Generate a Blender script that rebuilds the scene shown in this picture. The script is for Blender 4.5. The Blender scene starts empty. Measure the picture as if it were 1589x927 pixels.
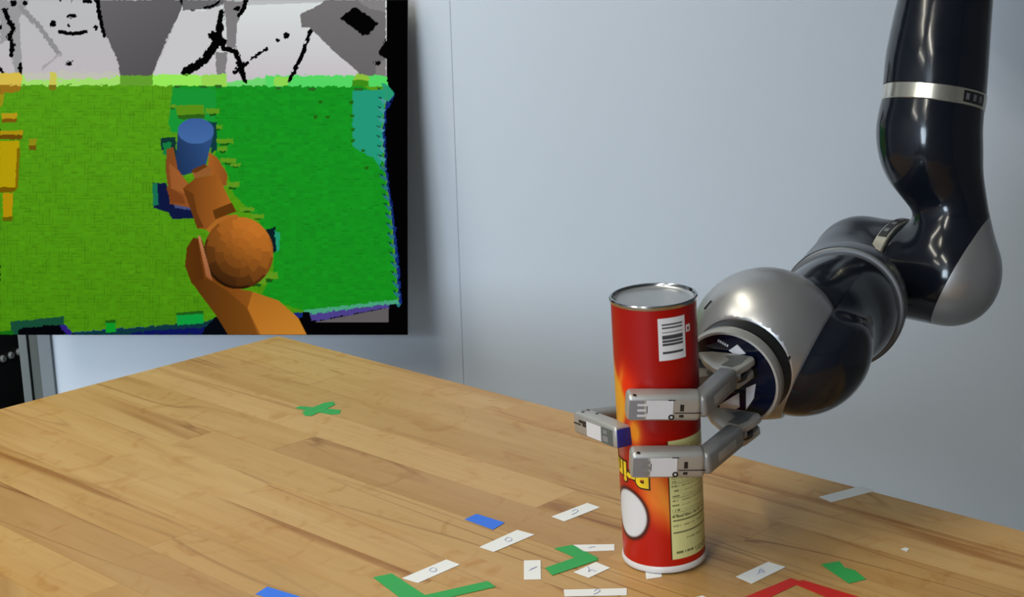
import bpy, bmesh, math, random
import numpy as np
from mathutils import Vector, Matrix, Quaternion

# ------------------------------------------------------------------ camera, world, lights, exposure
W, H = 1589, 927
FPX = 2430.0
PITCH, ROLL = math.radians(13.92), math.radians(1.615)
YAW = math.radians(-44.1)            # direction of the bench's long edge
ZT = 0.86                            # bench top height
CAMH = 0.5823                        # camera above the bench top
scene = bpy.context.scene
col = scene.collection
cs, sn = math.cos(PITCH), math.sin(PITCH)
cr, sr = math.cos(ROLL), math.sin(ROLL)
FWD = Vector((0, cs, -sn)); R0 = Vector((1, 0, 0)); U0 = Vector((0, sn, cs))
CX = cr * R0 - sr * U0
CY = sr * R0 + cr * U0
CAM = Vector((0, 0, ZT + CAMH))
cam_d = bpy.data.cameras.new('camera'); cam = bpy.data.objects.new('camera', cam_d); col.objects.link(cam)
cam_d.sensor_fit = 'HORIZONTAL'; cam_d.sensor_width = 36.0; cam_d.lens = FPX * 36.0 / W
cam_d.clip_start = 0.02
m = Matrix.Identity(4)
for i, v in enumerate((CX, CY, -FWD)):
    for j in range(3): m[j][i] = v[j]
m.translation = CAM
cam.matrix_world = m
scene.camera = cam

scene.view_settings.view_transform = 'Standard'
scene.view_settings.look = 'None'
scene.view_settings.gamma = 1.0
scene.view_settings.exposure = 0.0
scene.view_settings.use_curve_mapping = False

world = bpy.data.worlds.new('world'); scene.world = world
world.use_nodes = True
world.node_tree.nodes['Background'].inputs[0].default_value = (0.75, 0.85, 1.0, 1)
world.node_tree.nodes['Background'].inputs[1].default_value = 0.25

# unseen fluorescent ceiling battens, added to carry the lighting (position, length, width, power, colour); each is built
# as a luminaire further down with its own lamp
CEIL = 2.95
ADDED_BATTENS = [((-1.55, 1.0), 1.25, 0.10, 17, (1.0, 0.95, 0.82), 'near the doorway'),
           ((-0.95, -0.5), 1.25, 0.10, 24, (1.0, 0.95, 0.82), 'over the near left end of the bench'),
           ((-0.70, 1.50), 1.25, 0.10, 15, (1.0, 0.94, 0.74), 'over the bench'),
           ((-2.3, -0.6), 1.25, 0.10, 24, (1.0, 0.95, 0.82), 'along the left wall'),
           ((-1.1, -2.4), 1.25, 0.10, 16, (1.0, 0.95, 0.82), 'by the added window behind the camera')]
ADDED_WINDOW_POWER = 300                   # daylight from an unseen window, added behind and left of the camera
ADDED_WINDOW_COLOR = (0.72, 0.86, 1.0)

# ------------------------------------------------------------------ helpers
def P(px, py, d):
    return CAM + d * (FWD + ((px - W / 2) / FPX) * CX - ((py - H / 2) / FPX) * CY)
def ray(px, py):
    return FWD + ((px - W / 2) / FPX) * CX - ((py - H / 2) / FPX) * CY
def on_z(px, py, z):
    d = ray(px, py); t = (z - CAM.z) / d.z
    return CAM + t * d
def on_y(px, py, y):
    d = ray(px, py); t = y / d.y
    return CAM + t * d
def s2l(c):
    c = np.asarray(c, dtype=float) / 255.0
    return np.where(c <= 0.04045, c / 12.92, ((c + 0.055) / 1.055) ** 2.4)
def rgb(r, g, b):
    v = s2l((r, g, b)); return (float(v[0]), float(v[1]), float(v[2]), 1.0)

def link(o, parent=None):
    col.objects.link(o)
    if parent is not None: o.parent = parent
    return o
def mesh_obj(name, me, mat=None, parent=None, smooth=False):
    o = bpy.data.objects.new(name, me); link(o, parent)
    if mat is not None and not me.materials: me.materials.append(mat)
    if smooth:
        me.polygons.foreach_set('use_smooth', [True] * len(me.polygons))
    return o
def bm_obj(name, bm, mat=None, parent=None, smooth=False, angle=None):
    me = bpy.data.meshes.new(name); bm.to_mesh(me); bm.free()
    o = mesh_obj(name, me, mat, parent, smooth)
    if angle is not None:
        me.polygons.foreach_set('use_smooth', [True] * len(me.polygons))
        try: me.set_sharp_from_angle(angle=math.radians(angle))
        except Exception: pass
    return o
def empty(name, loc=(0, 0, 0)):
    o = bpy.data.objects.new(name, None); o.location = loc; col.objects.link(o)
    o.empty_display_size = 0.05
    return o
def tag(o, label=None, cat=None, group=None, kind=None):
    if label: o['label'] = label
    if cat: o['category'] = cat
    if group: o['group'] = group
    if kind: o['kind'] = kind
    return o
def keep_world(o, parent):
    o.parent = parent
    o.matrix_parent_inverse = parent_matrix(parent).inverted()
def parent_matrix(p):
    return Matrix.LocRotScale(p.location, p.rotation_euler if p.rotation_mode != 'QUATERNION' else p.rotation_quaternion, p.scale)

def frame(origin, x, z):
    """matrix with local X along x and local Z close to z"""
    x = Vector(x).normalized(); y = Vector(z).cross(x).normalized(); z = x.cross(y).normalized()
    mm = Matrix.Identity(4)
    for i, v in enumerate((x, y, z)):
        for j in range(3): mm[j][i] = v[j]
    mm.translation = Vector(origin)
    return mm
def zframe(origin, z, x=(1, 0, 0)):
    z = Vector(z).normalized(); y = z.cross(Vector(x)).normalized(); x = y.cross(z)
    mm = Matrix.Identity(4)
    for i, v in enumerate((x, y, z)):
        for j in range(3): mm[j][i] = v[j]
    mm.translation = Vector(origin)
    return mm
def add_box(bm, lo, hi, bev=0.0, seg=2, M=None):
    r = bmesh.ops.create_cube(bm, size=1.0)
    vs = r['verts']
    c = [(a + b) / 2 for a, b in zip(lo, hi)]; s = [b - a for a, b in zip(lo, hi)]
    for v in vs: v.co = Vector((c[0] + v.co.x * s[0], c[1] + v.co.y * s[1], c[2] + v.co.z * s[2]))
    if bev > 0:
        es = list({e for v in vs for e in v.link_edges})
        rr = bmesh.ops.bevel(bm, geom=es, offset=bev, segments=seg, profile=0.5, affect='EDGES')
        vs = list({v for f in rr['faces'] for v in f.verts} | {v for v in vs if v.is_valid})
    if M is not None:
        for v in vs: v.co = M @ v.co
    return vs
def box(name, lo, hi, mat, parent=None, bev=0.0, seg=2, M=None):
    bm = bmesh.new(); add_box(bm, lo, hi, bev, seg, M)
    return bm_obj(name, bm, mat, parent, angle=40 if bev else None)
def add_lathe(bm, prof, n=48, M=None, closed=False):
    """prof: list of (r,z)"""
    rings = []
    for r, z in prof:
        if r < 1e-6:
            rings.append([bm.verts.new((0, 0, z))])
        else:
            rings.append([bm.verts.new((r * math.cos(2 * math.pi * k / n), r * math.sin(2 * math.pi * k / n), z)) for k in range(n)])
    prs = list(zip(rings[:-1], rings[1:]))
    if closed: prs.append((rings[-1], rings[0]))
    for a, b in prs:
        for k in range(n):
            k2 = (k + 1) % n
            if len(a) == 1 and len(b) == 1: continue
            if len(a) == 1: bm.faces.new((a[0], b[k2], b[k]))
            elif len(b) == 1: bm.faces.new((a[k], a[k2], b[0]))
            else: bm.faces.new((a[k], a[k2], b[k2], b[k]))
    if M is not None:
        for rg in rings:
            for v in rg: v.co = M @ v.co
    bmesh.ops.recalc_face_normals(bm, faces=bm.faces)
def lathe(name, prof, mat, parent=None, n=48, M=None, closed=False, angle=35):
    bm = bmesh.new(); add_lathe(bm, prof, n, M, closed)
    return bm_obj(name, bm, mat, parent, angle=angle)
def prism(name, pts, h0, h1, mat, parent=None, M=None, bev=0):
    """pts: 2d outline in local XY, extruded in Z from h0 to h1"""
    bm = bmesh.new()
    a = [bm.verts.new((x, y, h0)) for x, y in pts]; b = [bm.verts.new((x, y, h1)) for x, y in pts]
    bm.faces.new(list(reversed(a))); bm.faces.new(b)
    n = len(pts)
    for k in range(n): bm.faces.new((a[k], a[(k + 1) % n], b[(k + 1) % n], b[k]))
    bmesh.ops.recalc_face_normals(bm, faces=bm.faces)
    if bev:
        bmesh.ops.bevel(bm, geom=list(bm.edges), offset=bev, segments=2, profile=0.5, affect='EDGES')
    if M is not None:
        for v in bm.verts: v.co = M @ v.co
    return bm_obj(name, bm, mat, parent, angle=35 if bev else None)
def catmull(pts, n=6):
    pts = [np.array(p, float) for p in pts]
    ext = [2 * pts[0] - pts[1]] + pts + [2 * pts[-1] - pts[-2]]
    out = []
    for i in range(1, len(ext) - 2):
        p0, p1, p2, p3 = ext[i - 1:i + 3]
        for k in range(n):
            t = k / n
            out.append(0.5 * (2 * p1 + (p2 - p0) * t + (2 * p0 - 5 * p1 + 4 * p2 - p3) * t * t + (3 * p1 - p0 - 3 * p2 + p3) * t ** 3))
    out.append(pts[-1])
    return out
def tube(name, pts, r, mat, parent=None, n=10, sub=6):
    pp = [Vector(p) for p in catmull(pts, sub)]
    bm = bmesh.new(); rings = []
    up = Vector((0.123, 0.31, 0.94))
    for i, p in enumerate(pp):
        t = (pp[min(i + 1, len(pp) - 1)] - pp[max(i - 1, 0)]).normalized()
        u = t.cross(up).normalized(); v = t.cross(u)
        rings.append([bm.verts.new(p + r * (math.cos(2 * math.pi * k / n) * u + math.sin(2 * math.pi * k / n) * v)) for k in range(n)])
    for a, b in zip(rings[:-1], rings[1:]):
        for k in range(n): bm.faces.new((a[k], a[(k + 1) % n], b[(k + 1) % n], b[k]))
    bm.faces.new(rings[0]); bm.faces.new(rings[-1])
    bmesh.ops.recalc_face_normals(bm, faces=bm.faces)
    return bm_obj(name, bm, mat, parent, smooth=True)

# --- smooth solids from distance fields (surface nets, vertices projected onto the exact surface)
def sd_tube(pts, rad):
    A = [np.array(p, float) for p in pts]; Rr = list(rad)
    def f(p):
        d = np.full(p.shape[0], 1e9)
        for a, b, ra, rb in zip(A[:-1], A[1:], Rr[:-1], Rr[1:]):
            ab = b - a; L = ab @ ab
            t = np.clip(((p - a) @ ab) / L, 0, 1)
            q = a + t[:, None] * ab
            d = np.minimum(d, np.linalg.norm(p - q, axis=1) - (ra + t * (rb - ra)))
        return d
    return f
def sd_spline(pr, n=12):
    """pr: list of (Vector, radius)"""
    q = catmull([list(p) + [r] for p, r in pr], n)
    return sd_tube([x[:3] for x in q], [x[3] for x in q])
def sd_sphere(c, r):
    c = np.array(c, float)
    return lambda p: np.linalg.norm(p - c, axis=1) - r
def smin(a, b, k):
    h = np.clip(0.5 + 0.5 * (b - a) / k, 0, 1)
    return b * (1 - h) + a * h - k * h * (1 - h)
def union(fs, k):
    def f(p):
        d = fs[0](p)
        for g in fs[1:]: d = smin(d, g(p), k)
        return d
    return f
def sdf_bm(f, lo, hi, h, soft=10):
    lo = np.array(lo, float); hi = np.array(hi, float)
    n = np.ceil((hi - lo) / h).astype(int) + 1
    gx, gy, gz = [lo[i] + h * np.arange(n[i]) for i in range(3)]
    G = np.stack(np.meshgrid(gx, gy, gz, indexing='ij'), -1)
    D = f(G.reshape(-1, 3)).reshape(n)
    acc = np.zeros(tuple(n - 1) + (3,)); cnt = np.zeros(tuple(n - 1))
    quads = []
    for ax in range(3):
        sl0 = [slice(None)] * 3; sl1 = [slice(None)] * 3
        sl0[ax] = slice(0, -1); sl1[ax] = slice(1, None)
        a = D[tuple(sl0)]; b = D[tuple(sl1)]
        I = np.argwhere((a < 0) != (b < 0))
        if len(I) == 0: continue
        da = a[tuple(I.T)]; db = b[tuple(I.T)]
        t = da / (da - db)
        pos = lo + I * h; pos[:, ax] += t * h
        o1, o2 = (ax + 1) % 3, (ax + 2) % 3
        ok = np.ones(len(I), bool)
        ok &= (I[:, o1] > 0) & (I[:, o2] > 0) & (I[:, o1] < n[o1] - 1) & (I[:, o2] < n[o2] - 1)
        for s1 in (0, 1):
            for s2 in (0, 1):
                J = I.copy(); J[:, o1] -= s1; J[:, o2] -= s2
                g = (J >= 0).all(1) & (J < (n - 1)).all(1)
                np.add.at(acc, tuple(J[g].T), pos[g]); np.add.at(cnt, tuple(J[g].T), 1)
        K = I[ok]; flip = (da[ok] < 0)
        c = [K.copy() for _ in range(4)]
        c[0][:, o1] -= 1; c[0][:, o2] -= 1
        c[1][:, o2] -= 1
        c[3][:, o1] -= 1
        idx = np.stack([np.ravel_multi_index(tuple(x.T), tuple(n - 1)) for x in c], 1)
        idx[~flip] = idx[~flip][:, ::-1]
        quads.append(idx)
    cells = np.flatnonzero(cnt.ravel() > 0)
    V = acc.reshape(-1, 3)[cells] / cnt.ravel()[cells][:, None]
    remap = -np.ones(cnt.size, int); remap[cells] = np.arange(len(cells))
    Q = remap[np.concatenate(quads)]
    e = h * 0.05
    for _ in range(4):
        d = f(V)
        g = np.stack([(f(V + np.eye(3)[i] * e) - f(V - np.eye(3)[i] * e)) / (2 * e) for i in range(3)], 1)
        V = V - (np.clip(d, -h, h) / np.maximum((g * g).sum(1), 0.2))[:, None] * g
    me = bpy.data.meshes.new('tmp'); me.from_pydata(V.tolist(), [], Q.tolist()); me.update()
    bm = bmesh.new(); bm.from_mesh(me); bpy.data.meshes.remove(me)
    bmesh.ops.recalc_face_normals(bm, faces=bm.faces)
    for _ in range(soft): bmesh.ops.smooth_vert(bm, verts=bm.verts, factor=0.5, use_axis_x=True, use_axis_y=True, use_axis_z=True)
    return bm
def cut(bm, co, no, cap=True):
    """drop everything on the +no side"""
    r = bmesh.ops.bisect_plane(bm, geom=list(bm.verts) + list(bm.edges) + list(bm.faces), plane_co=Vector(co), plane_no=Vector(no), clear_outer=True)
    if cap:
        es = [e for e in r['geom_cut'] if isinstance(e, bmesh.types.BMEdge) and e.is_valid]
        try:
            rf = bmesh.ops.holes_fill(bm, edges=es, sides=0)
        except Exception: pass
    return bm

# --- materials
def new_mat(name):
    mt = bpy.data.materials.new(name); mt.use_nodes = True
    return mt, mt.node_tree, mt.node_tree.nodes['Principled BSDF']
def setp(b, **k):
    names = {'rough': 'Roughness', 'metal': 'Metallic', 'coat': 'Coat Weight', 'coat_rough': 'Coat Roughness', 'spec': 'Specular IOR Level'}
    for a, v in k.items(): b.inputs[names[a]].default_value = v
def plain(name, c, rough=0.5, metal=0.0, var=0.06, scale=30.0, bump=0.0, **k):
    """procedural paint: base colour with slight noise mottling"""
    mt, nt, b = new_mat(name)
    setp(b, rough=rough, metal=metal, **k)
    tc = nt.nodes.new('ShaderNodeTexCoord'); nz = nt.nodes.new('ShaderNodeTexNoise')
    nz.inputs['Scale'].default_value = scale; nz.inputs['Detail'].default_value = 4
    nt.links.new(tc.outputs['Object'], nz.inputs['Vector'])
    mx = nt.nodes.new('ShaderNodeMix'); mx.data_type = 'RGBA'
    nt.links.new(nz.outputs['Fac'], mx.inputs[0])
    mx.inputs[6].default_value = tuple(x * (1 - var) for x in c[:3]) + (1,)
    mx.inputs[7].default_value = tuple(min(1, x * (1 + var)) for x in c[:3]) + (1,)
    nt.links.new(mx.outputs[2], b.inputs['Base Color'])
    if bump:
        bp = nt.nodes.new('ShaderNodeBump'); bp.inputs['Strength'].default_value = bump; bp.inputs['Distance'].default_value = 0.001
        nt.links.new(nz.outputs['Fac'], bp.inputs['Height']); nt.links.new(bp.outputs[0], b.inputs['Normal'])
    return mt
def vcol_mat(name, rough=0.4, emission=False, **k):
    mt, nt, b = new_mat(name)
    at = nt.nodes.new('ShaderNodeVertexColor'); at.layer_name = 'print'
    if emission:
        nt.nodes.remove(b)
        em = nt.nodes.new('ShaderNodeEmission'); em.inputs[1].default_value = 1.0
        nt.links.new(at.outputs[0], em.inputs[0]); nt.links.new(em.outputs[0], nt.nodes['Material Output'].inputs[0])
    else:
        setp(b, rough=rough, **k); nt.links.new(at.outputs[0], b.inputs['Base Color'])
    return mt
M = {}
M['wall'] = plain('wall_paint', rgb(205, 212, 222), rough=0.62, var=0.012, scale=3)
M['wall_gap'] = plain('wall_joint', rgb(190, 192, 196), rough=0.8)
M['plaster'] = plain('side_wall_paint', rgb(150, 152, 155), rough=0.9, var=0.02, scale=3)
M['ceiling'] = plain('ceiling_paint', rgb(190, 190, 188), rough=0.95, var=0.03, scale=8)
M['floor'] = plain('floor_vinyl', rgb(150, 150, 148), rough=0.6, var=0.1, scale=12)
M['alu'] = plain('brushed_aluminium', rgb(120, 125, 128), rough=0.5, metal=0.3, var=0.05)
M['alu_dark'] = plain('grey_gasket', rgb(82, 86, 82), rough=0.7)
M['alu_mid'] = plain('grey_profile', rgb(100, 105, 104), rough=0.6)
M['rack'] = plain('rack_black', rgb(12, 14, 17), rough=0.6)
M['knob'] = plain('knob_grey', rgb(105, 108, 106), rough=0.5)
M['shell'] = plain('dark_lacquer', (0.005, 0.007, 0.012), rough=0.15, var=0.15, scale=6, spec=0.32, coat=0.12, coat_rough=0.03)
M['shell2'] = plain('dark_satin_lacquer', (0.014, 0.017, 0.024), rough=0.28, var=0.15, scale=6, spec=0.4, coat=0.1, coat_rough=0.1)
M['silver'] = plain('silver_paint', rgb(168, 168, 170), rough=0.34, metal=0.75, var=0.03)
M['ring'] = plain('polished_ring', rgb(205, 202, 190), rough=0.22, metal=0.9, var=0.03)
M['ring2'] = plain('matt_ring', rgb(112, 114, 118), rough=0.5, metal=0.4, var=0.03)
M['black'] = plain('black_plastic', (0.008, 0.008, 0.009), rough=0.35)
M['hand'] = plain('anodised_aluminium', rgb(170, 168, 164), rough=0.38, metal=0.55, var=0.05, scale=60)
M['hand_dark'] = plain('cast_aluminium', rgb(138, 138, 138), rough=0.45, metal=0.5, var=0.06, scale=60)
M['patch_grey'] = plain('grey_patch', rgb(92, 96, 96), rough=0.5, metal=0.3, var=0.05)
M['panel'] = plain('pale_panel', rgb(196, 194, 196), rough=0.45, var=0.02)
M['tip'] = plain('tip_grey', rgb(128, 126, 130), rough=0.5, metal=0.2, var=0.05)
M['navy'] = plain('navy_face', rgb(9, 15, 36), rough=0.12, coat=0.5, var=0.1)
M['blue_pad'] = plain('blue_rubber', rgb(38, 34, 110), rough=0.5)
M['sticker'] = plain('white_sticker', rgb(215, 216, 220), rough=0.5, var=0.02)
M['cable'] = plain('white_cable', rgb(190, 186, 184), rough=0.4)
M['tin'] = plain('tinplate', rgb(168, 170, 172), rough=0.3, metal=0.7, var=0.03)
M['rim'] = plain('rolled_rim', rgb(170, 172, 176), rough=0.16, metal=1.0, var=0.03)
M['lid'] = plain('lid_plastic', rgb(206, 202, 200), rough=0.35, var=0.03)
M['yellow'] = plain('yellow_ink', rgb(225, 190, 30), rough=0.4)
M['ink'] = plain('dark_ink', rgb(30, 12, 8), rough=0.4)
M['paper'] = plain('white_paper', rgb(228, 230, 230), rough=0.8, var=0.015)
M['pen'] = plain('pen_ink', rgb(165, 168, 195), rough=0.8)
M['green'] = plain('green_tape', rgb(42, 158, 76), rough=0.6, var=0.06, scale=120)
M['blue'] = plain('blue_tape', rgb(46, 112, 226), rough=0.6, var=0.05, scale=120)
M['red'] = plain('red_tape', rgb(196, 26, 12), rough=0.5, var=0.05, scale=120)
M['steel'] = plain('steel_leg', rgb(70, 72, 76), rough=0.45, metal=0.5)
M['bezel'] = plain('overlay_panel_black', rgb(3, 3, 4), rough=0.6)
M['overlay_image'] = vcol_mat('overlay_picture', emission=True)
M['print'] = vcol_mat('printed_label', rough=0.34, spec=0.3)

def wood_mat():
    mt, nt, b = new_mat('butcher_block_wood')
    N = nt.nodes; L = nt.links
    geo = N.new('ShaderNodeNewGeometry'); oi = N.new('ShaderNodeObjectInfo')
    rot = N.new('ShaderNodeVectorRotate'); rot.rotation_type = 'Z_AXIS'; rot.inputs['Angle'].default_value = -YAW
    L.new(geo.outputs['Position'], rot.inputs['Vector'])
    off = N.new('ShaderNodeVectorMath'); off.operation = 'SCALE'; off.inputs[3].default_value = 37.0
    cmb = N.new('ShaderNodeCombineXYZ'); L.new(oi.outputs['Random'], cmb.inputs[0]); L.new(oi.outputs['Random'], cmb.inputs[1])
    L.new(cmb.outputs[0], off.inputs[0])
    add = N.new('ShaderNodeVectorMath'); add.operation = 'ADD'; L.new(rot.outputs[0], add.inputs[0]); L.new(off.outputs[0], add.inputs[1])
    def noise(sx, sy, scale, detail, dist=0.0, rough=0.55):
        mp = N.new('ShaderNodeMapping'); mp.inputs['Scale'].default_value = (sx, sy, 1); L.new(add.outputs[0], mp.inputs[0])
        nz = N.new('ShaderNodeTexNoise'); nz.inputs['Scale'].default_value = scale; nz.inputs['Detail'].default_value = detail
        nz.inputs['Distortion'].default_value = dist; nz.inputs['Roughness'].default_value = rough
        L.new(mp.outputs[0], nz.inputs[0]); return nz
    broad = noise(1.4, 7, 1.6, 3, 0.6)
    grain = noise(3, 70, 1.6, 5, 0.6)
    streak = noise(0.9, 17, 1.1, 3, 0.8)
    curl = noise(11, 9, 1.6, 4, 2.2)
    rings = noise(0.55, 8.0, 1.3, 2, 0.5)
    where = noise(1.2, 6, 1.1, 1)
    dr = N.new('ShaderNodeMath'); dr.operation = 'MULTIPLY'; dr.inputs[1].default_value = 9.0; L.new(rings.outputs['Fac'], dr.inputs[0])
    fr = N.new('ShaderNodeMath'); fr.operation = 'PINGPONG'; fr.inputs[1].default_value = 0.5; L.new(dr.outputs[0], fr.inputs[0])
    th = N.new('ShaderNodeMapRange'); th.inputs[1].default_value = 0.07; th.inputs[2].default_value = 0.0; L.new(fr.outputs[0], th.inputs[0])
    wh = N.new('ShaderNodeMapRange'); wh.inputs[1].default_value = 0.46; wh.inputs[2].default_value = 0.66; L.new(where.outputs['Fac'], wh.inputs[0])
    lines = N.new('ShaderNodeMath'); lines.operation = 'MULTIPLY'; L.new(th.outputs[0], lines.inputs[0]); L.new(wh.outputs[0], lines.inputs[1])
    def ramp(src, stops):
        r = N.new('ShaderNodeValToRGB'); r.color_ramp.elements[0].position = stops[0][0]; r.color_ramp.elements[0].color = stops[0][1]
        r.color_ramp.elements[1].position = stops[-1][0]; r.color_ramp.elements[1].color = stops[-1][1]
        for p, c in stops[1:-1]:
            e = r.color_ramp.elements.new(p); e.color = c
        L.new(src, r.inputs[0]); return r
    base = ramp(oi.outputs['Random'], [(0.0, rgb(174, 136, 85)), (0.3, rgb(193, 156, 99)), (0.6, rgb(181, 143, 87)), (0.85, rgb(197, 160, 105)), (1.0, rgb(166, 126, 77))])
    def mul(a, fac_socket, lo, hi, c):
        mr = N.new('ShaderNodeMapRange'); mr.inputs[1].default_value = lo; mr.inputs[2].default_value = hi
        mr.inputs[3].default_value = 0; mr.inputs[4].default_value = 1; L.new(fac_socket, mr.inputs[0])
        mx = N.new('ShaderNodeMix'); mx.data_type = 'RGBA'; mx.blend_type = 'MULTIPLY'
        L.new(mr.outputs[0], mx.inputs[0]); L.new(a, mx.inputs[6]); mx.inputs[7].default_value = c
        return mx.outputs[2]
    o = mul(base.outputs[0], broad.outputs['Fac'], 0.40, 0.72, (0.84, 0.72, 0.52, 1))
    o = mul(o, grain.outputs['Fac'], 0.45, 0.80, (0.90, 0.86, 0.78, 1))
    o = mul(o, streak.outputs['Fac'], 0.60, 0.70, (0.66, 0.50, 0.34, 1))
    o = mul(o, curl.outputs['Fac'], 0.56, 0.72, (0.86, 0.74, 0.55, 1))
    o = mul(o, lines.outputs[0], 0.0, 1.0, (0.56, 0.42, 0.28, 1))
    L.new(o, b.inputs['Base Color'])
    setp(b, rough=0.42, spec=0.35)
    bp = N.new('ShaderNodeBump'); bp.inputs['Strength'].default_value = 0.12; bp.inputs['Distance'].default_value = 0.0006
    L.new(grain.outputs['Fac'], bp.inputs['Height']); L.new(bp.outputs[0], b.inputs['Normal'])
    return mt
M['wood'] = wood_mat()

# ------------------------------------------------------------------ setting
YW = 2.78                                   # back wall plane
XL, XR, YF = -3.2, 2.6, -3.4
tag(box('floor', (XL, YF, -0.05), (XR, YW + 1.2, 0), M['floor']), kind='structure')
tag(box('ceiling', (XL, YF, CEIL), (XR, YW + 1.2, CEIL + 0.05), M['ceiling']), kind='structure')
tag(box('wall_left', (XL - 0.1, YF, 0), (XL, YW + 1.2, CEIL), M['plaster']), kind='structure')
tag(box('wall_right', (XR, YF, 0), (XR + 0.1, YW + 1.2, CEIL), M['plaster']), kind='structure')
# rear wall behind the camera with an opening for the added, unseen window that lights the room
WX0, WX1, WZ0, WZ1 = -2.8, -0.5, 1.3, 2.8
bm = bmesh.new()
add_box(bm, (XL, YF - 0.1, 0), (WX0, YF, CEIL)); add_box(bm, (WX1, YF - 0.1, 0), (XR, YF, CEIL))
add_box(bm, (WX0, YF - 0.1, 0), (WX1, YF, WZ0)); add_box(bm, (WX0, YF - 0.1, WZ1), (WX1, YF, CEIL))
tag(bm_obj('wall_front', bm, M['plaster']), kind='structure')
bm = bmesh.new()
for k in range(4):
    x = WX0 + (WX1 - WX0) * k / 3
    add_box(bm, (x - 0.03, YF - 0.07, WZ0), (x + 0.03, YF - 0.02, WZ1))
add_box(bm, (WX0, YF - 0.07, WZ0), (WX1, YF - 0.02, WZ0 + 0.05)); add_box(bm, (WX0, YF - 0.07, WZ1 - 0.05), (WX1, YF - 0.02, WZ1))
tag(bm_obj('added_window_1', bm, M['alu']), kind='structure')
# unseen partition, added for shade: it projects from the right-hand wall behind the camera and keeps daylight off the right of the room
tag(box('added_shade_partition', (-0.72, -1.20, 0), (XR, -1.10, CEIL), M['plaster']), kind='structure')
sky = bpy.data.lights.new('added_window_light', 'AREA'); sky.shape = 'RECTANGLE'; sky.size = WX1 - WX0; sky.size_y = WZ1 - WZ0
sky.energy = ADDED_WINDOW_POWER; sky.color = ADDED_WINDOW_COLOR
so = bpy.data.objects.new('added_window_light', sky); col.objects.link(so)
so.location = ((WX0 + WX1) / 2, YF - 0.09, (WZ0 + WZ1) / 2); so.rotation_euler = (math.radians(90), 0, 0)

# back wall: boarded panels with recessed joints, ending at an aluminium door post on the left
xpost = on_y(85, 575, YW).x
seam1 = on_y(709, 300, YW).x
seam2 = on_y(1462, 300, YW).x
wall = box('wall_back', (xpost, YW + 0.0012, 0), (XR, YW + 0.10, CEIL), M['wall_gap'])
tag(wall, kind='structure')
edges = [xpost, seam1, seam1 + 1.20, XR]
for a, b in zip(edges[:-1], edges[1:]):
    box('wall_panel', (a + 0.0004, YW, 0), (b - 0.0004, YW + 0.0010, CEIL), M['wall'], wall, bev=0.0003, seg=1)
# door post
x0 = on_y(31, 520, YW).x - (on_y(81, 520, YW).x - xpost) 
pw = on_y(81, 520, YW).x - on_y(31, 520, YW).x
door = empty('door_1', (xpost - pw, YW, 0)); tag(door, kind='structure')
def strip(name, f0, f1, y0, y1, mat):
    return box(name, (pw * f0, y0, 0), (pw * f1, y1, CEIL), mat, door)
strip('door_frame', 0.62, 1.0, -0.012, 0.09, M['alu'])
strip('gasket', 0.29, 0.619, 0.0, 0.09, M['alu_dark'])
strip('frame_lip', 0.0, 0.25, -0.008, 0.09, M['alu_mid'])
strip('frame_slot', 0.251, 0.289, 0.012, 0.09, M['rack'])
# wall beyond the doorway and the dark side room
wl = box('wall_back_side', (XL, YW, 0), (xpost - pw - 1.0, YW + 0.10, CEIL), M['plaster']); tag(wl, kind='structure')
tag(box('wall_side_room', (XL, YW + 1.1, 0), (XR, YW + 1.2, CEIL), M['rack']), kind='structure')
# equipment rack seen through the doorway
kz = on_y(24.5, 546, YW + 0.25).z
kp = [on_z(24.5, 546, kz), on_z(9.8, 551, kz), on_z(-1.5, 557, kz)]
dv = (kp[2] - kp[0]); dv.z = 0; dv.normalize()
nv = Vector((dv.y, -dv.x, 0))
if nv.y > 0: nv = -nv
rk = empty('equipment_rack', (kp[0] + 0.1 * dv).xy.to_3d())
RM = Matrix.Identity(4)
for i, v in enumerate((dv, -nv, Vector((0, 0, 1)))):
    for j in range(3): RM[j][i] = v[j]
rk.matrix_world = Matrix.Translation(Vector((kp[0].x, kp[0].y, 0))) @ RM
box('cabinet', (-0.10, 0.0, 0.03), (0.5, 0.40, 1.9), M['rack'], rk, bev=0.006)
box('plinth', (-0.08, 0.03, 0.0), (0.48, 0.38, 0.03), M['rack'], rk)
for k in range(9):
    dd = (kp[1] - kp[0]).length
    lathe('knob', [(0, -0.012), (0.006, -0.012), (0.0075, -0.008), (0.0075, 0.001), (0, 0.001)], M['knob'], rk, n=16,
          M=Matrix.Translation((k * dd, 0, kz)) @ Matrix.Rotation(math.radians(-90), 4, 'X') )
for k in range(6):
    box('drawer_front', (-0.085, -0.006, 0.12 + 0.28 * k), (0.485, 0.001, 0.385 + 0.28 * k), M['rack'], rk, bev=0.002)
tag(rk, 'black equipment rack with a row of pale knobs in the dark doorway', 'rack')

# added ceiling battens, out of view, that carry the lighting
for i, ((x, y), ln, wd, pw_, c, where) in enumerate(ADDED_BATTENS):
    t = empty('added_ceiling_light', (x, y, CEIL))
    box('housing', (-wd / 2 - 0.03, -ln / 2 - 0.04, -0.05), (wd / 2 + 0.03, ln / 2 + 0.04, 0), M['sticker'], t, bev=0.006)
    ld = bpy.data.lights.new('added_tube_light', 'AREA'); ld.shape = 'RECTANGLE'; ld.size = wd; ld.size_y = ln; ld.energy = pw_; ld.color = c
    lo = bpy.data.objects.new('added_tube_light', ld); col.objects.link(lo); lo.parent = t; lo.location = (0, 0, -0.056)
    tag(t, 'added white fluorescent ceiling batten ' + where, 'light', 'added ceiling battens')

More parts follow.
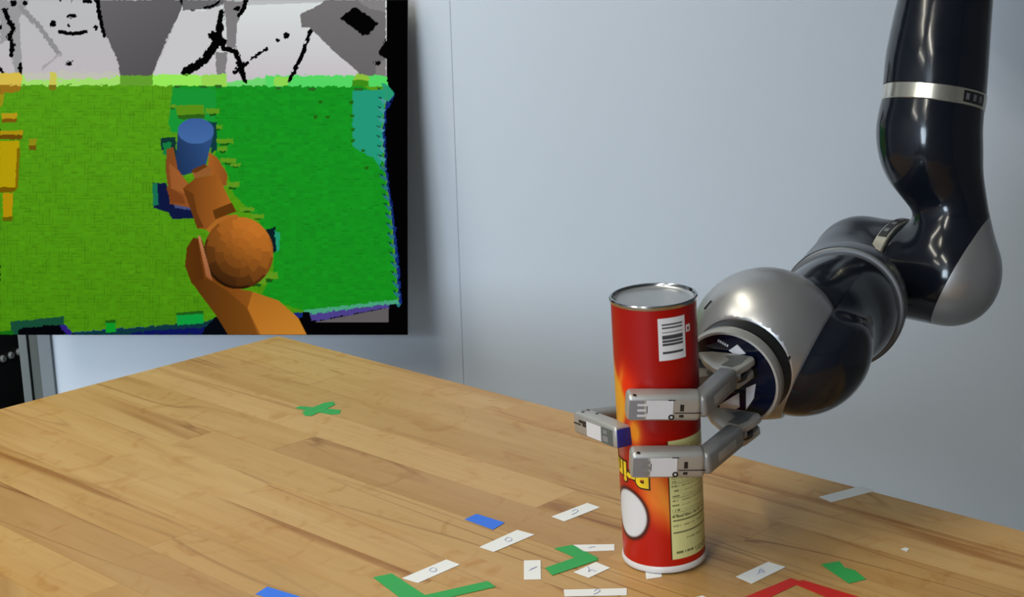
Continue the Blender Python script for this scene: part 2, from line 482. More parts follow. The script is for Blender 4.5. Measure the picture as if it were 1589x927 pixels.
# ------------------------------------------------------------------ workbench
G = Vector((math.cos(YAW), math.sin(YAW), 0)); Wd = Vector((-math.sin(YAW), math.cos(YAW), 0))
corner = on_z(432, 521.5, ZT)
near = on_z(0, 893, ZT)
bw = (corner - near).dot(Wd)                 # bench depth
bl = 1.80
origin = corner - Wd * bw                    # near left corner
bench = empty('workbench', (origin.x, origin.y, 0)); bench.rotation_euler = (0, 0, YAW)
rnd = random.Random(5)
me = bpy.data.meshes.new('stave'); bmx = bmesh.new(); add_box(bmx, (0, 0, -1), (1, 1, 0)); bmx.to_mesh(me); bmx.free(); me.materials.append(M['wood'])
NR = 11
for r in range(NR):
    y0 = bw * r / NR; y1 = bw * (r + 1) / NR
    x = 0.0
    x = -rnd.uniform(0, 0.4)
    while x < bl:
        ln = rnd.uniform(0.45, 0.95)
        a, b = max(0, x), min(bl, x + ln)
        if bl - b < 0.12: b = bl
        if b - a > 0.02:
            s = bpy.data.objects.new('stave', me); link(s, bench)
            s.location = (a + 0.0001, y0 + 0.0001, ZT - 0.0002 * rnd.random()); s.scale = (b - a - 0.0002, y1 - y0 - 0.0002, 0.042)
        x = b if b >= bl else x + ln
for sx in (0.12, bl - 0.12):
    for sy in (0.06, bw - 0.06):
        box('leg', (sx - 0.03, sy - 0.03, 0), (sx + 0.03, sy + 0.03, ZT - 0.043), M['steel'], bench, bev=0.004)
box('apron', (0.12, 0.045, ZT - 0.12), (bl - 0.12, 0.075, ZT - 0.0425), M['steel'], bench)
box('apron', (0.12, bw - 0.075, ZT - 0.12), (bl - 0.12, bw - 0.045, ZT - 0.0425), M['steel'], bench)
box('crossbar', (0.105, 0.09, 0.18), (0.135, bw - 0.09, 0.22), M['steel'], bench)
box('crossbar', (bl - 0.135, 0.09, 0.18), (bl - 0.105, bw - 0.09, 0.22), M['steel'], bench)
tag(bench, 'butcher block workbench of pale wooden staves marked with tape', 'workbench')

# ------------------------------------------------------------------ paper slips and tape on the bench
def flat_quad(name, quads, th, mat, label, cat, group=None, ink=None, z=ZT, part='strip'):
    """flat pieces cut to outlines given in the photograph and laid on the bench top"""
    polys = [[on_z(x, y, z) for x, y in q] for q in quads]
    c = sum((p for q in polys for p in q), Vector()) / sum(len(q) for q in polys)
    c.z = z
    one = len(polys) == 1 and ink is None
    root = None if one else empty(name, c)
    for k, q in enumerate(polys):
        bm = bmesh.new()
        dz = 0.00015 * k
        a = [bm.verts.new(p - c + Vector((0, 0, 0.0002 + dz))) for p in q]; b = [bm.verts.new(p - c + Vector((0, 0, 0.0002 + th + dz))) for p in q]
        bm.faces.new(list(reversed(a))); bm.faces.new(b)
        for i in range(len(q)): bm.faces.new((a[i], a[(i + 1) % len(q)], b[(i + 1) % len(q)], b[i]))
        bmesh.ops.recalc_face_normals(bm, faces=bm.faces)
        o = bm_obj(name if one else part, bm, mat, root)
        if one: root = o; o.location = c
    if ink:
        for stroke in ink:
            pts = [on_z(x, y, z) - c + Vector((0, 0, th + 0.0004)) for x, y in stroke]
            tube('pen_stroke', pts, 0.00045, M['pen'], root, n=5, sub=4)
    tag(root, label, cat, group)
    return root
def squig(x, y, kind):
    S = {'hook': [[(-5, -1), (0, -4), (4, -2), (1, 1)], [(1, 1), (-3, 3), (-6, 4)]],
         'loop': [[(-6, 1), (-2, -3), (4, -2), (5, 1), (0, 3), (-4, 2)]],
         'slash': [[(-6, 3), (0, 0), (6, -3)], [(-3, 0), (3, -1)]],
         'ell': [[(-6, -4), (-4, 0), (-5, 4), (0, 1), (4, 3), (7, 3)]],
         'dash': [[(-5, 1), (0, 0), (5, -1)]],
         'aye': [[(-5, 4), (-1, -4), (5, 1)], [(-4, 1), (4, 0)]]}
    return [[(x + a, y + b) for a, b in s] for s in S[kind]]
TH = 0.0003
GP = 'handwritten paper slips on the bench'
def slip(q, label, ink=None): return flat_quad('paper_slip', [q], TH, M['paper'], label, 'paper slip', GP, ink, part='slip')
slip([(856, 802.6), (911.4, 781.5), (931, 788.3), (876, 810)], 'white paper slip left of the red can, farthest of the front slips', squig(893, 796, 'hook'))
slip([(744, 850), (802.7, 823.4), (829.4, 830.7), (766.4, 857.4)], 'white paper slip just below the small blue tape rectangle', squig(789, 839, 'loop'))
slip([(813, 871), (839, 870.3), (839.4, 900), (813, 900.5)], 'small upright rectangular paper slip left of the green tape chevron', squig(827, 884, 'slash'))
slip([(890, 846.5), (953.4, 845.6), (953.4, 855), (905.8, 857)], 'thin paper slip behind the green tape chevron, beside the can base', squig(918, 851, 'dash'))
slip([(890, 889), (925, 873.3), (947, 882.3), (913.7, 897.7)], 'diamond-shaped paper slip in front of the green tape chevron', squig(918, 885, 'ell'))
slip([(1001, 884), (1026, 882), (1027, 896), (1003, 900)], 'paper slip mostly hidden under the base of the red can')
slip([(874.7, 916.3), (972.6, 914), (972.6, 924.7), (876, 926.5)], 'long paper slip lying level at the bottom edge of the photo', squig(927, 920, 'hook'))
slip([(624, 898.4), (692.6, 869.4), (713.8, 877.2), (648.9, 905.6)], 'white paper slip touching the large green tape corner', squig(672, 886, 'loop'))
slip([(1271, 772), (1334.7, 755.5), (1358, 762.5), (1290, 780)], 'blank paper slip reaching the far edge of the bench at right')
slip([(1142, 896), (1192, 873), (1219, 881), (1166.5, 906.8)], 'white paper slip between the can and the red tape corner', squig(1181, 889, 'aye'))
slip([(1072, 930), (1090, 925.2), (1098, 929), (1084, 935)], 'sliver of a paper slip at the bottom edge, right below the can')
flat_quad('paper_scrap', [[(1398, 853), (1405, 850.5), (1411, 853), (1407, 857)]], TH, M['paper'], 'tiny pale paper scrap on the bare wood at right', 'paper scrap')
flat_quad('blue_tape', [[(721.4, 806.8), (739.5, 798.4), (783.3, 812), (765.1, 822.8)]], TH, M['blue'], 'small blue tape rectangle in the middle of the bench', 'tape', 'blue tape marks')
flat_quad('blue_tape', [[(396.6, 923), (414.7, 911.6), (472, 929), (455, 940)]], TH, M['blue'], 'blue tape strip cut off by the bottom edge of the photo', 'tape', 'blue tape marks')
flat_quad('green_tape', [[(458, 634), (466, 631), (529, 637), (527, 643), (514, 644)], [(473, 646), (469, 640), (503, 626), (518, 624), (520, 629), (484, 646)]], TH, M['green'],
          'green tape cross far back on the bench', 'tape', 'green tape marks')
flat_quad('green_tape', [[(860, 852), (888, 846.5), (929, 867), (908, 873)], [(846, 882.5), (857, 894), (929, 870), (905, 862)]], TH, M['green'],
          'green tape chevron left of the can base', 'tape', 'green tape marks')
flat_quad('green_tape', [[(579, 897), (608, 891), (665, 928), (628, 934)], [(634, 932), (659, 925), (757, 903), (769, 912), (645, 940)]], TH, M['green'],
          'large green tape corner at the bottom edge of the photo', 'tape', 'green tape marks')
flat_quad('green_tape', [[(1274, 877), (1302.6, 872), (1310.6, 881.8), (1326.6, 886), (1344, 900), (1317, 906.4)]], TH, M['green'],
          'short ragged green tape piece right of the can', 'tape', 'green tape marks')
flat_quad('red_tape', [[(1150, 930), (1227, 898.5), (1245, 904), (1178, 936)], [(1229, 906), (1246, 901.5), (1340, 930), (1305, 937)]], TH, M['red'],
          'bright red tape corner at the bottom right edge', 'tape')

# ------------------------------------------------------------------ picture-in-picture overlay, built as an added wall-hung panel
def poly_mask(X, Y, pts):
    pts = np.array(pts, float); inside = np.zeros(X.shape, bool)
    x0, y0 = pts[-1]
    for x1, y1 in pts:
        c = (y1 > Y) != (y0 > Y)
        with np.errstate(divide='ignore', invalid='ignore'):
            t = (x0 - x1) * (Y - y1) / (y0 - y1) + x1
        inside ^= c & (X < t)
        x0, y0 = x1, y1
    return inside
def paint_overlay(w, h):
    Y, X = np.mgrid[0:h, 0:w].astype(float)
    rs = np.random.RandomState(4)
    img = np.zeros((h, w, 3)); img[:] = (3, 3, 4)
    jx = np.repeat(np.repeat(rs.randn(h // 4 + 1, w // 4 + 1), 4, 0), 4, 1)[:h, :w]
    jy = np.repeat(np.repeat(rs.randn(h // 4 + 1, w // 4 + 1), 4, 0), 4, 1)[:h, :w]
    def poly(pts, c, j=0.0, dx=(0, 0, 0), dy=(0, 0, 0), org=None):
        mk = poly_mask(X + j * jx, Y + j * jy, pts)
        cc = np.array(c, float)
        if org is None: org = np.mean(np.array(pts), 0)
        img[mk] = (cc + np.outer((X[mk] - org[0]), dx) + np.outer((Y[mk] - org[1]), dy)).clip(0, 255)
        return mk
    def line(pts, wd, c=(4, 4, 4), j=0.9):
        for a, b in zip(pts[:-1], pts[1:]):
            a = np.array(a, float); b = np.array(b, float); ab = b - a
            xx = X + j * jx; yy = Y + j * jy
            t = (((xx - a[0]) * ab[0] + (yy - a[1]) * ab[1]) / max(ab @ ab, 1e-6)).clip(0, 1)
            img[np.hypot(xx - a[0] - t * ab[0], yy - a[1] - t * ab[1]) < wd / 2] = c
    def blob(x, y, rx, ry=None, c=(4, 4, 4), j=0.8):
        ry = ry or rx
        img[((X + j * jx - x) / rx) ** 2 + ((Y + j * jy - y) / ry) ** 2 < 1] = c
    # depth picture along the top
    poly([(0, 0), (598, 0), (598, 135), (0, 135)], (186, 184, 187), dy=(0.03, -0.03, 0.0))
    poly([(237, 135), (281, 12), (600, 0), (600, 135)], (203, 203, 205), dy=(-0.15, -0.25, -0.2))
    poly([(0, 0), (46, 0), (30, 28), (36, 118), (24, 116), (14, 60), (0, 70)], (150, 150, 152), 0.8)
    line([(33, 12), (60, 40), (93, 84)], 8, (140, 139, 141)); line([(93, 84), (66, 106)], 4, (165, 160, 163))
    line([(8, 16), (14, 32), (22, 44), (15, 57), (20, 70), (17, 86)], 8); blob(21, 5, 5); blob(39, 4, 4); blob(2, 42, 3)
    line([(0, 104), (6, 113)], 4); line([(32, 100), (32, 113)], 6); blob(48, 116, 2)
    blob(112, 25, 7, 3); blob(83, 37, 5); blob(107, 40, 3); blob(93, 1, 2); blob(136, 2, 8, 4); blob(112, 2, 2)
    line([(93, 49), (106, 52), (120, 52), (134, 49)], 6, j=0.4); blob(108, 98, 5, 4)
    line([(152, 0), (157, 26), (163, 52)], 9); blob(148, 42, 4)
    poly([(155, 0), (284, 0), (281, 15), (254, 72), (236, 118), (187, 118), (184, 98), (165, 55), (158, 26)], (92, 90, 92), 0.5, dy=(-0.12, -0.12, -0.12), dx=(-0.06, -0.06, -0.06))
    line([(284, 0), (286, 8), (298, 13)], 7)
    poly([(283, 16), (284, 0), (352, 0), (335, 14)], (105, 104, 106), 0.6)
    poly([(281, 17), (318, 17), (340, 9), (346, 18), (338, 40), (322, 72), (312, 100), (290, 118), (237, 118)], (198, 197, 199), 0.6)
    line([(318, 12), (332, 8), (341, 2)], 5)
    line([(344, 18), (340, 42)], 8); line([(341, 42), (337, 64), (318, 93), (288, 112)], 13); line([(330, 55), (345, 66)], 14)
    poly([(346, 2), (380, 2), (374, 22), (366, 45), (367, 74), (352, 74), (351, 44)], (124, 122, 123), 0.6)
    line([(382, 0), (378, 14), (371, 24)], 7); blob(368, 13, 5, 3)
    poly([(334, 81), (353, 81), (349, 119), (336, 119)], (126, 124, 125), 0.5)
    line([(345, 74), (366, 80), (373, 104), (380, 127)], 8); line([(364, 112), (383, 98)], 7); line([(391, 90), (414, 76)], 4.5)
    blob(431, 62, 4, 3); blob(444, 55, 5, 5); line([(482, 46), (470, 82), (449, 126)], 5.5)
    poly([(465, 22), (496, 7), (505, 0), (598, 0), (598, 118), (562, 118), (553, 109), (517, 79), (480, 42), (468, 42)], (108, 106, 106), 0.4, dy=(-0.1, -0.1, -0.1))
    poly([(552, 0), (598, 0), (598, 18), (575, 14)], (130, 128, 128), 0.6)
    poly([(582, 100), (598, 92), (598, 118), (582, 118)], (124, 120, 120), 0.4)
    poly([(527, 29), (550, 10), (565, 20), (587, 36), (573, 53), (562, 55), (546, 42)], (4, 4, 4), 0.7)
    poly([(600, 58), (586, 81), (600, 94)], (4, 4, 4), 0.7); blob(585, 98, 4)
    # voxel floor
    poly([(0, 128), (600, 128), (602, 134), (613, 146), (600, 172), (597, 205), (600, 262), (610, 330), (618, 400), (623, 470), (478, 490), (430, 500), (320, 501), (115, 517), (0, 519)], (20, 40, 110), 0.8)
    poly([(0, 128), (600, 128), (604, 138), (600, 150), (596, 172), (593, 205), (597, 262), (606, 330), (613, 400), (619, 466), (469, 484), (320, 499), (115, 515), (0, 516)], (78, 146, 18), 0.6, dy=(-0.03, -0.045, -0.02))
    poly([(268, 132), (560, 132), (596, 150), (592, 205), (596, 262), (604, 330), (611, 400), (617, 465), (469, 482), (404, 458), (424, 420), (424, 380), (402, 345), (362, 300), (350, 262), (333, 240), (335, 190), (268, 160)],
         (22, 142, 30), 0.6, dx=(-0.01, 0.0, 0.0), dy=(0.0, -0.02, -0.015))
    # seams between voxels
    seam = np.zeros((h, w), bool)
    for k in range(1500):
        x = int(rs.randint(0, 64) * 5 + 2); y = int(133 + rs.randint(0, 76) * 5); ln = rs.choice([5, 10, 15])
        if rs.rand() < 0.55: seam[y:y + 1, x:x + ln] = True
        else: seam[y:y + ln, x:x + 1] = True
    for k in range(1300):
        x = int(268 + rs.randint(0, 66) * 5); y = int(133 + rs.randint(0, 68) * 5); ln = rs.choice([4, 5, 10])
        if rs.rand() < 0.8: seam[y:y + 1, x:x + ln] = rs.rand() < 0.5
    g = img[..., 1]; mg = seam & (g > 120) & (img[..., 0] < 120)
    img[mg] *= 0.86
    tile = 1 + 0.022 * np.repeat(np.repeat(rs.randn(h // 5 + 1, w // 10 + 1), 5, 0), 10, 1)[:h, :w]
    mg = (Y > 133) & (g > 110) & (img[..., 0] < 120); img[mg] *= tile[mg][:, None]
    # bright far rim
    poly([(0, 116), (187, 116), (187, 132), (0, 132)], (160, 222, 105), 1.2)
    poly([(40, 112), (187, 112), (187, 121), (40, 124)], (190, 190, 178), 1.5)
    poly([(187, 117), (237, 117), (237, 133), (187, 133)], (98, 158, 46), 0.4)
    poly([(237, 115), (312, 116), (312, 133), (237, 133)], (150, 232, 88), 0.8)
    poly([(312, 116), (352, 114), (352, 133), (312, 133)], (150, 212, 82), 0.8)
    poly([(352, 128), (412, 120), (412, 133), (352, 133)], (110, 214, 110), 1.0)
    poly([(412, 117), (600, 117), (602, 134), (412, 134)], (84, 214, 98), 0.8)
    poly([(425, 119), (448, 119), (446, 133), (424, 133)], (140, 214, 80), 0.6)
    poly([(0, 113), (34, 113), (34, 132), (18, 140), (0, 140)], (212, 186, 74), 0.5); poly([(0, 132), (34, 132), (30, 142), (0, 146)], (150, 112, 26), 0.8)
    poly([(78, 112), (88, 112), (88, 132), (77, 132)], (200, 196, 84), 0.3); poly([(77, 132), (88, 132), (88, 140), (77, 140)], (120, 112, 24))
    line([(372, 108), (381, 127)], 5); line([(458, 104), (449, 126)], 5)
    for (x, y, a) in [(316, 134, 14), (339, 132, 12), (432, 134, 10), (484, 136, 14), (556, 136, 16), (588, 136, 6), (300, 138, 16), (275, 132, 10)]:
        poly([(x - a / 2, y), (x + a / 2, y), (x + a / 2 - 2, y + 5), (x - a / 2 + 2, y + 5)], (40, 98, 34), 0.3)
    poly([(548, 121), (556, 113), (570, 117), (574, 130), (546, 131)], (140, 190, 60), 0.8); poly([(546, 124), (572, 124), (572, 134), (546, 134)], (60, 140, 26), 0.8)
    # teal strip on the right and ragged rim
    poly([(546, 141), (598, 139), (596, 165), (592, 190), (594, 220), (590, 262), (580, 244), (560, 236), (547, 226)], (34, 150, 118), 0.6)
    poly([(592, 128), (602, 132), (612, 146), (602, 158), (596, 150)], (40, 150, 112), 0.5)
    for k in range(22):
        y = 150 + k * 15; x = np.interp(y, [150, 205, 262, 330, 400, 468], [597, 594, 598, 607, 615, 620])
        poly([(x - 10, y), (x + 2, y + 6), (x - 1, y + 12), (x - 8, y + 5)], (70, 150, 150) if k < 7 else (40, 110, 120), 0.5)
        poly([(x - 12, y - 1), (x - 5, y + 1), (x - 6, y + 4)], (14, 60, 40), 0.2)
    for (x, y) in [(497, 158), (489, 181), (508, 181), (545, 158), (546, 179), (547, 201), (547, 218), (563, 233), (568, 260)]:
        poly([(x - 4, y - 2), (x + 4, y - 2), (x + 2, y + 3), (x - 2, y + 3)], (30, 100, 16), 0.3)
    # lower rims
    poly([(470, 481), (617, 464), (619, 470), (476, 488)], (70, 158, 120), 0.6)
    poly([(476, 488), (603, 471), (603, 477), (484, 498)], (74, 62, 134), 0.8)
    poly([(484, 500), (603, 477), (603, 500)], (94, 89, 90))
    poly([(470, 484), (480, 484), (484, 500), (482, 519), (468, 519)], (4, 4, 8))
    poly([(115, 516), (320, 499), (338, 490), (330, 519), (115, 519)], (14, 52, 60), 0.6); poly([(210, 514), (318, 507), (318, 519), (200, 519)], (14, 20, 88), 1.0)
    poly([(17, 499), (99, 490), (100, 503), (114, 516), (112, 519), (17, 519)], (22, 74, 52), 0.4); poly([(30, 509), (96, 503), (110, 519), (29, 519)], (4, 5, 8), 0.6); poly([(92, 505), (101, 503), (114, 517), (104, 519)], (44, 30, 120), 0.6)
    poly([(0, 514), (20, 512), (22, 519), (0, 519)], (20, 100, 20), 0.3)
    poly([(274, 487), (316, 484), (316, 501), (275, 504)], (16, 150, 58), 0.3); poly([(274, 485), (316, 481), (316, 486), (274, 489)], (30, 90, 24))
    poly([(164, 499), (180, 496), (180, 514), (165, 516)], (14, 148, 36), 0.3); poly([(164, 497), (180, 495), (180, 500), (164, 501)], (30, 84, 16))
    poly([(337, 489), (362, 519), (312, 519), (318, 508)], (5, 8, 14), 0.5)
    # yellow blocks at the left
    for q, c in [(((0, 146), (8, 146), (4, 164), (0, 166)), (150, 140, 24)), (((3, 176), (27, 175), (27, 184), (3, 184)), (176, 148, 24)), (((3, 184), (27, 184), (25, 190), (4, 190)), (120, 82, 14)),
                 (((0, 203), (36, 202), (36, 209), (0, 210)), (168, 142, 18)), (((0, 209), (36, 209), (34, 216), (0, 216)), (104, 72, 10)),
                 (((0, 219), (31, 218), (27, 291), (0, 292)), (176, 152, 10)), (((27, 230), (32, 228), (28, 292), (24, 294)), (126, 100, 6)), (((0, 290), (26, 290), (24, 297), (0, 298)), (112, 84, 6)),
                 (((46, 215), (58, 215), (56, 226), (45, 226)), (140, 136, 22)), (((45, 226), (57, 225), (56, 233), (46, 233)), (104, 84, 12)),
                 (((5, 299), (21, 299), (19, 338), (5, 338)), (174, 140, 10)), (((5, 337), (22, 335), (18, 343), (4, 342)), (96, 92, 8))]:
        poly(list(q), c, 0.2)
    # torn area round the held cylinder
    poly([(268, 136), (334, 137), (336, 176), (330, 200), (268, 206), (262, 190)], (24, 146, 50), 0.7)
    poly([(272, 163), (316, 162), (318, 178), (276, 181)], (88, 142, 24), 0.4); poly([(276, 178), (318, 177), (317, 184), (278, 185)], (44, 96, 22), 0.3)
    for (x, y, a, b) in [(330, 176, 10, 8), (337, 200, 8, 6), (348, 222, 14, 7), (354, 252, 12, 7), (365, 258, 8, 5), (345, 234, 8, 7), (360, 290, 12, 8), (268, 167, 6, 5), (383, 327, 12, 6), (400, 338, 10, 6), (415, 432, 16, 10), (398, 440, 14, 8)]:
        poly([(x - a, y - b), (x + a, y - b), (x + a, y), (x - a, y)], (92, 148, 30), 0.4); poly([(x - a * .5, y), (x + a * .6, y), (x + a * .4, y + b * .5), (x - a * .4, y + b * .5)], (26, 84, 20), 0.3)
    poly([(249, 214), (272, 212), (276, 262), (262, 268), (262, 236), (250, 232)], (16, 52, 48), 0.4); poly([(252, 222), (266, 220), (264, 240), (254, 240)], (20, 120, 60), 0.6)
    poly([(237, 283), (258, 283), (262, 296), (300, 312), (304, 338), (268, 340), (262, 330), (238, 322)], (14, 24, 62), 0.4); poly([(237, 284), (244, 284), (246, 318), (238, 320)], (24, 110, 78), 0.4); poly([(262, 300), (292, 312), (298, 326), (272, 322)], (70, 78, 118), 0.3)
    poly([(322, 188), (336, 190), (336, 232), (328, 238)], (16, 58, 60), 0.4)
    poly([(412, 356), (428, 352), (430, 388), (420, 394)], (10, 30, 34), 0.6); poly([(426, 356), (434, 362), (434, 386), (429, 390)], (34, 150, 110), 0.5)
    # held cylinder
    poly([(276, 206), (272, 260), (284, 272), (318, 262), (332, 206)], (36, 62, 104), dx=(0.25, 0.4, 0.6), dy=(-0.1, -0.15, -0.2))
    blob(304, 203, 28, 20, (62, 98, 156), 0)
    mk = ((X - 304) / 28) ** 2 + ((Y - 203) / 20) ** 2 < 1
    img[mk] += np.outer((Y[mk] - 203), (0.2, 0.3, 0.25))
    # hand and arm
    poly([(259, 231), (269, 228), (276, 262), (290, 282), (302, 290), (296, 322), (264, 316), (257, 262)], (132, 74, 32), dx=(0.5, 0.3, 0.1))
    poly([(262, 252), (276, 264), (291, 284), (286, 300), (266, 292)], (152, 88, 42), dx=(0.3, 0.2, 0.1))
    poly([(258, 290), (268, 293), (284, 304), (288, 316), (266, 314)], (118, 62, 26))
    poly([(324, 236), (337, 244), (353, 270), (351, 288), (340, 288), (322, 266)], (148, 84, 32), dx=(-0.8, -0.5, -0.2))
    poly([(298, 266), (320, 255), (328, 260), (326, 272), (302, 276)], (142, 88, 44)); poly([(296, 268), (300, 262), (318, 254), (322, 258), (304, 268)], (96, 54, 20))
    poly([(284, 292), (303, 276), (338, 270), (348, 292), (362, 320), (352, 334), (322, 356), (307, 354), (298, 330)], (140, 80, 28), dx=(0.75, 0.5, 0.2))
    poly([(284, 292), (300, 300), (306, 330), (316, 352), (306, 354), (297, 328)], (98, 54, 18))
    poly([(330, 326), (360, 314), (367, 328), (352, 333), (334, 340)], (92, 52, 14))
    poly([(320, 356), (336, 340), (352, 334), (366, 332), (376, 340), (340, 372)], (166, 100, 36))
    poly([(300, 368), (290, 384), (287, 412), (297, 438), (318, 462), (340, 462), (326, 410), (314, 372)], (82, 44, 12), dx=(-0.3, -0.2, 0))
    q = [(306, 366), (312, 372), (325, 425), (345, 442), (392, 452), (432, 466), (462, 492), (476, 519), (354, 519), (336, 490), (308, 452), (297, 436), (318, 440)]
    poly(q, (132, 76, 24), dx=(0.38, 0.3, 0.12), org=(380, 480))
    poly([(298, 436), (322, 432), (352, 450), (384, 478), (400, 519), (354, 519), (336, 490), (310, 455)], (98, 56, 16), dx=(0.35, 0.22, 0.06), org=(340, 480))
    poly([(384, 478), (392, 452), (432, 466), (462, 492), (476, 519), (404, 519)], (178, 112, 36), dx=(0.1, 0.12, 0.05), dy=(0.25, 0.2, 0.1))
    # ball joint with flat facets
    cxb, cyb, rx, ry = 370, 392, 54, 56
    mk = ((X - cxb) / rx) ** 2 + ((Y - cyb) / ry) ** 2 < 1
    ang = np.arctan2((Y - cyb) / ry, (X - cxb) / rx); rad = np.hypot((X - cxb) / rx, (Y - cyb) / ry)
    ti = np.floor(rad * 4 + 0.3); si = np.floor((ang + ti * 0.4) / (2 * math.pi) * 11)
    am = (si + 0.5) * 2 * math.pi / 11 - ti * 0.4; rm = (ti + 0.2) / 4
    nx, ny = rm * np.cos(am), rm * np.sin(am); nzz = np.sqrt(np.clip(1 - nx ** 2 - ny ** 2, 0.02, 1))
    nx2, ny2 = (X - cxb) / rx, (Y - cyb) / ry; nz2 = np.sqrt(np.clip(1 - nx2 ** 2 - ny2 ** 2, 0, 1))
    lam = 0.72 * (0.45 * nx - 0.75 * ny + 0.45 * nzz) + 0.28 * (0.45 * nx2 - 0.75 * ny2 + 0.45 * nz2)
    lam = np.clip(0.5 + 0.5 * lam, 0.12, 1)
    img[mk] = (np.outer(lam[mk], (178, 106, 36)) + np.array((14, 6, 2)))
    poly([(307, 366), (311, 366), (318, 392), (327, 424), (330, 436), (320, 428)], (164, 104, 66), dy=(-0.4, -0.4, -0.3))
    return img.clip(0, 255)

DW, DH = 633, 520
DD = 2.685                                   # distance of the overlay panel from the viewpoint
kx = DD / FPX
dsp = empty('overlay_panel', (0, 0, 0))
dc = P(316, 260, DD)
DM = Matrix.Identity(4)
for i, v in enumerate((CX, CY, -FWD)):
    for j in range(3): DM[j][i] = v[j]
DM.translation = dc
dsp.matrix_world = DM
hw, hh = DW / 2 * kx, DH / 2 * kx
img = paint_overlay(DW, DH)
nx_, ny_ = DW, DH
xs = (np.arange(nx_) / (nx_ - 1) - 0.5) * 2 * hw; ys = -(np.arange(ny_) / (ny_ - 1) - 0.5) * 2 * hh
XX, YY = np.meshgrid(xs, ys)
V = np.stack([XX, YY, np.zeros_like(XX)], -1).reshape(-1, 3)
idx = np.arange(nx_ * ny_).reshape(ny_, nx_)
Q = np.stack([idx[1:, :-1], idx[1:, 1:], idx[:-1, 1:], idx[:-1, :-1]], -1).reshape(-1, 4)
def np_mesh(name, V, Q, colors=None):
    me = bpy.data.meshes.new(name)
    me.vertices.add(len(V)); me.vertices.foreach_set('co', np.ascontiguousarray(V, dtype=np.float32).ravel())
    me.loops.add(Q.size); me.loops.foreach_set('vertex_index', np.ascontiguousarray(Q, dtype=np.int32).ravel())
    me.polygons.add(len(Q)); me.polygons.foreach_set('loop_start', np.arange(0, Q.size, 4, dtype=np.int32))
    me.update(calc_edges=True); me.validate()
    if colors is not None:
        at = me.color_attributes.new('print', 'FLOAT_COLOR', 'POINT')
        cc = np.concatenate([s2l(colors).reshape(-1, 3), np.ones((len(V), 1))], 1).astype(np.float32)
        at.data.foreach_set('color', cc.ravel())
    return me
sc_me = np_mesh('overlay_image', V, Q, img)
mesh_obj('overlay_image', sc_me, M['overlay_image'], dsp)
box('casing', (-hw - 0.006, -hh + 0.0004, -0.014), (hw, hh + 0.006, -0.0006), M['bezel'], dsp, bev=0.0)
box('rear_cover', (-hw * 0.6, -hh * 0.7, -0.040), (hw * 0.6, hh * 0.2, -0.014), M['bezel'], dsp, bev=0.004)
# added wall bracket for the overlay panel, square to the wall
Minv = DM.inverted()
bp0 = dc - 0.03 * (-FWD)
bpy.context.view_layer.update()
br = box('wall_plate', (dc.x - 0.06, YW - 0.012, dc.z - 0.08), (dc.x + 0.06, YW - 0.0002, dc.z + 0.10), M['steel'], None, bev=0.003)
br.parent = dsp; br.matrix_parent_inverse = Minv
ar = tube('bracket_arm', [Vector((dc.x, YW - 0.01, dc.z + 0.02)), Vector((dc.x, YW - 0.06, dc.z + 0.015)), dc + FWD * 0.038], 0.018, M['steel'])
ar.parent = dsp; ar.matrix_parent_inverse = Minv
tag(dsp, 'picture-in-picture overlay built as an added wall-hung panel: green voxel floor, orange robot arm and grey depth image', 'overlay_panel')

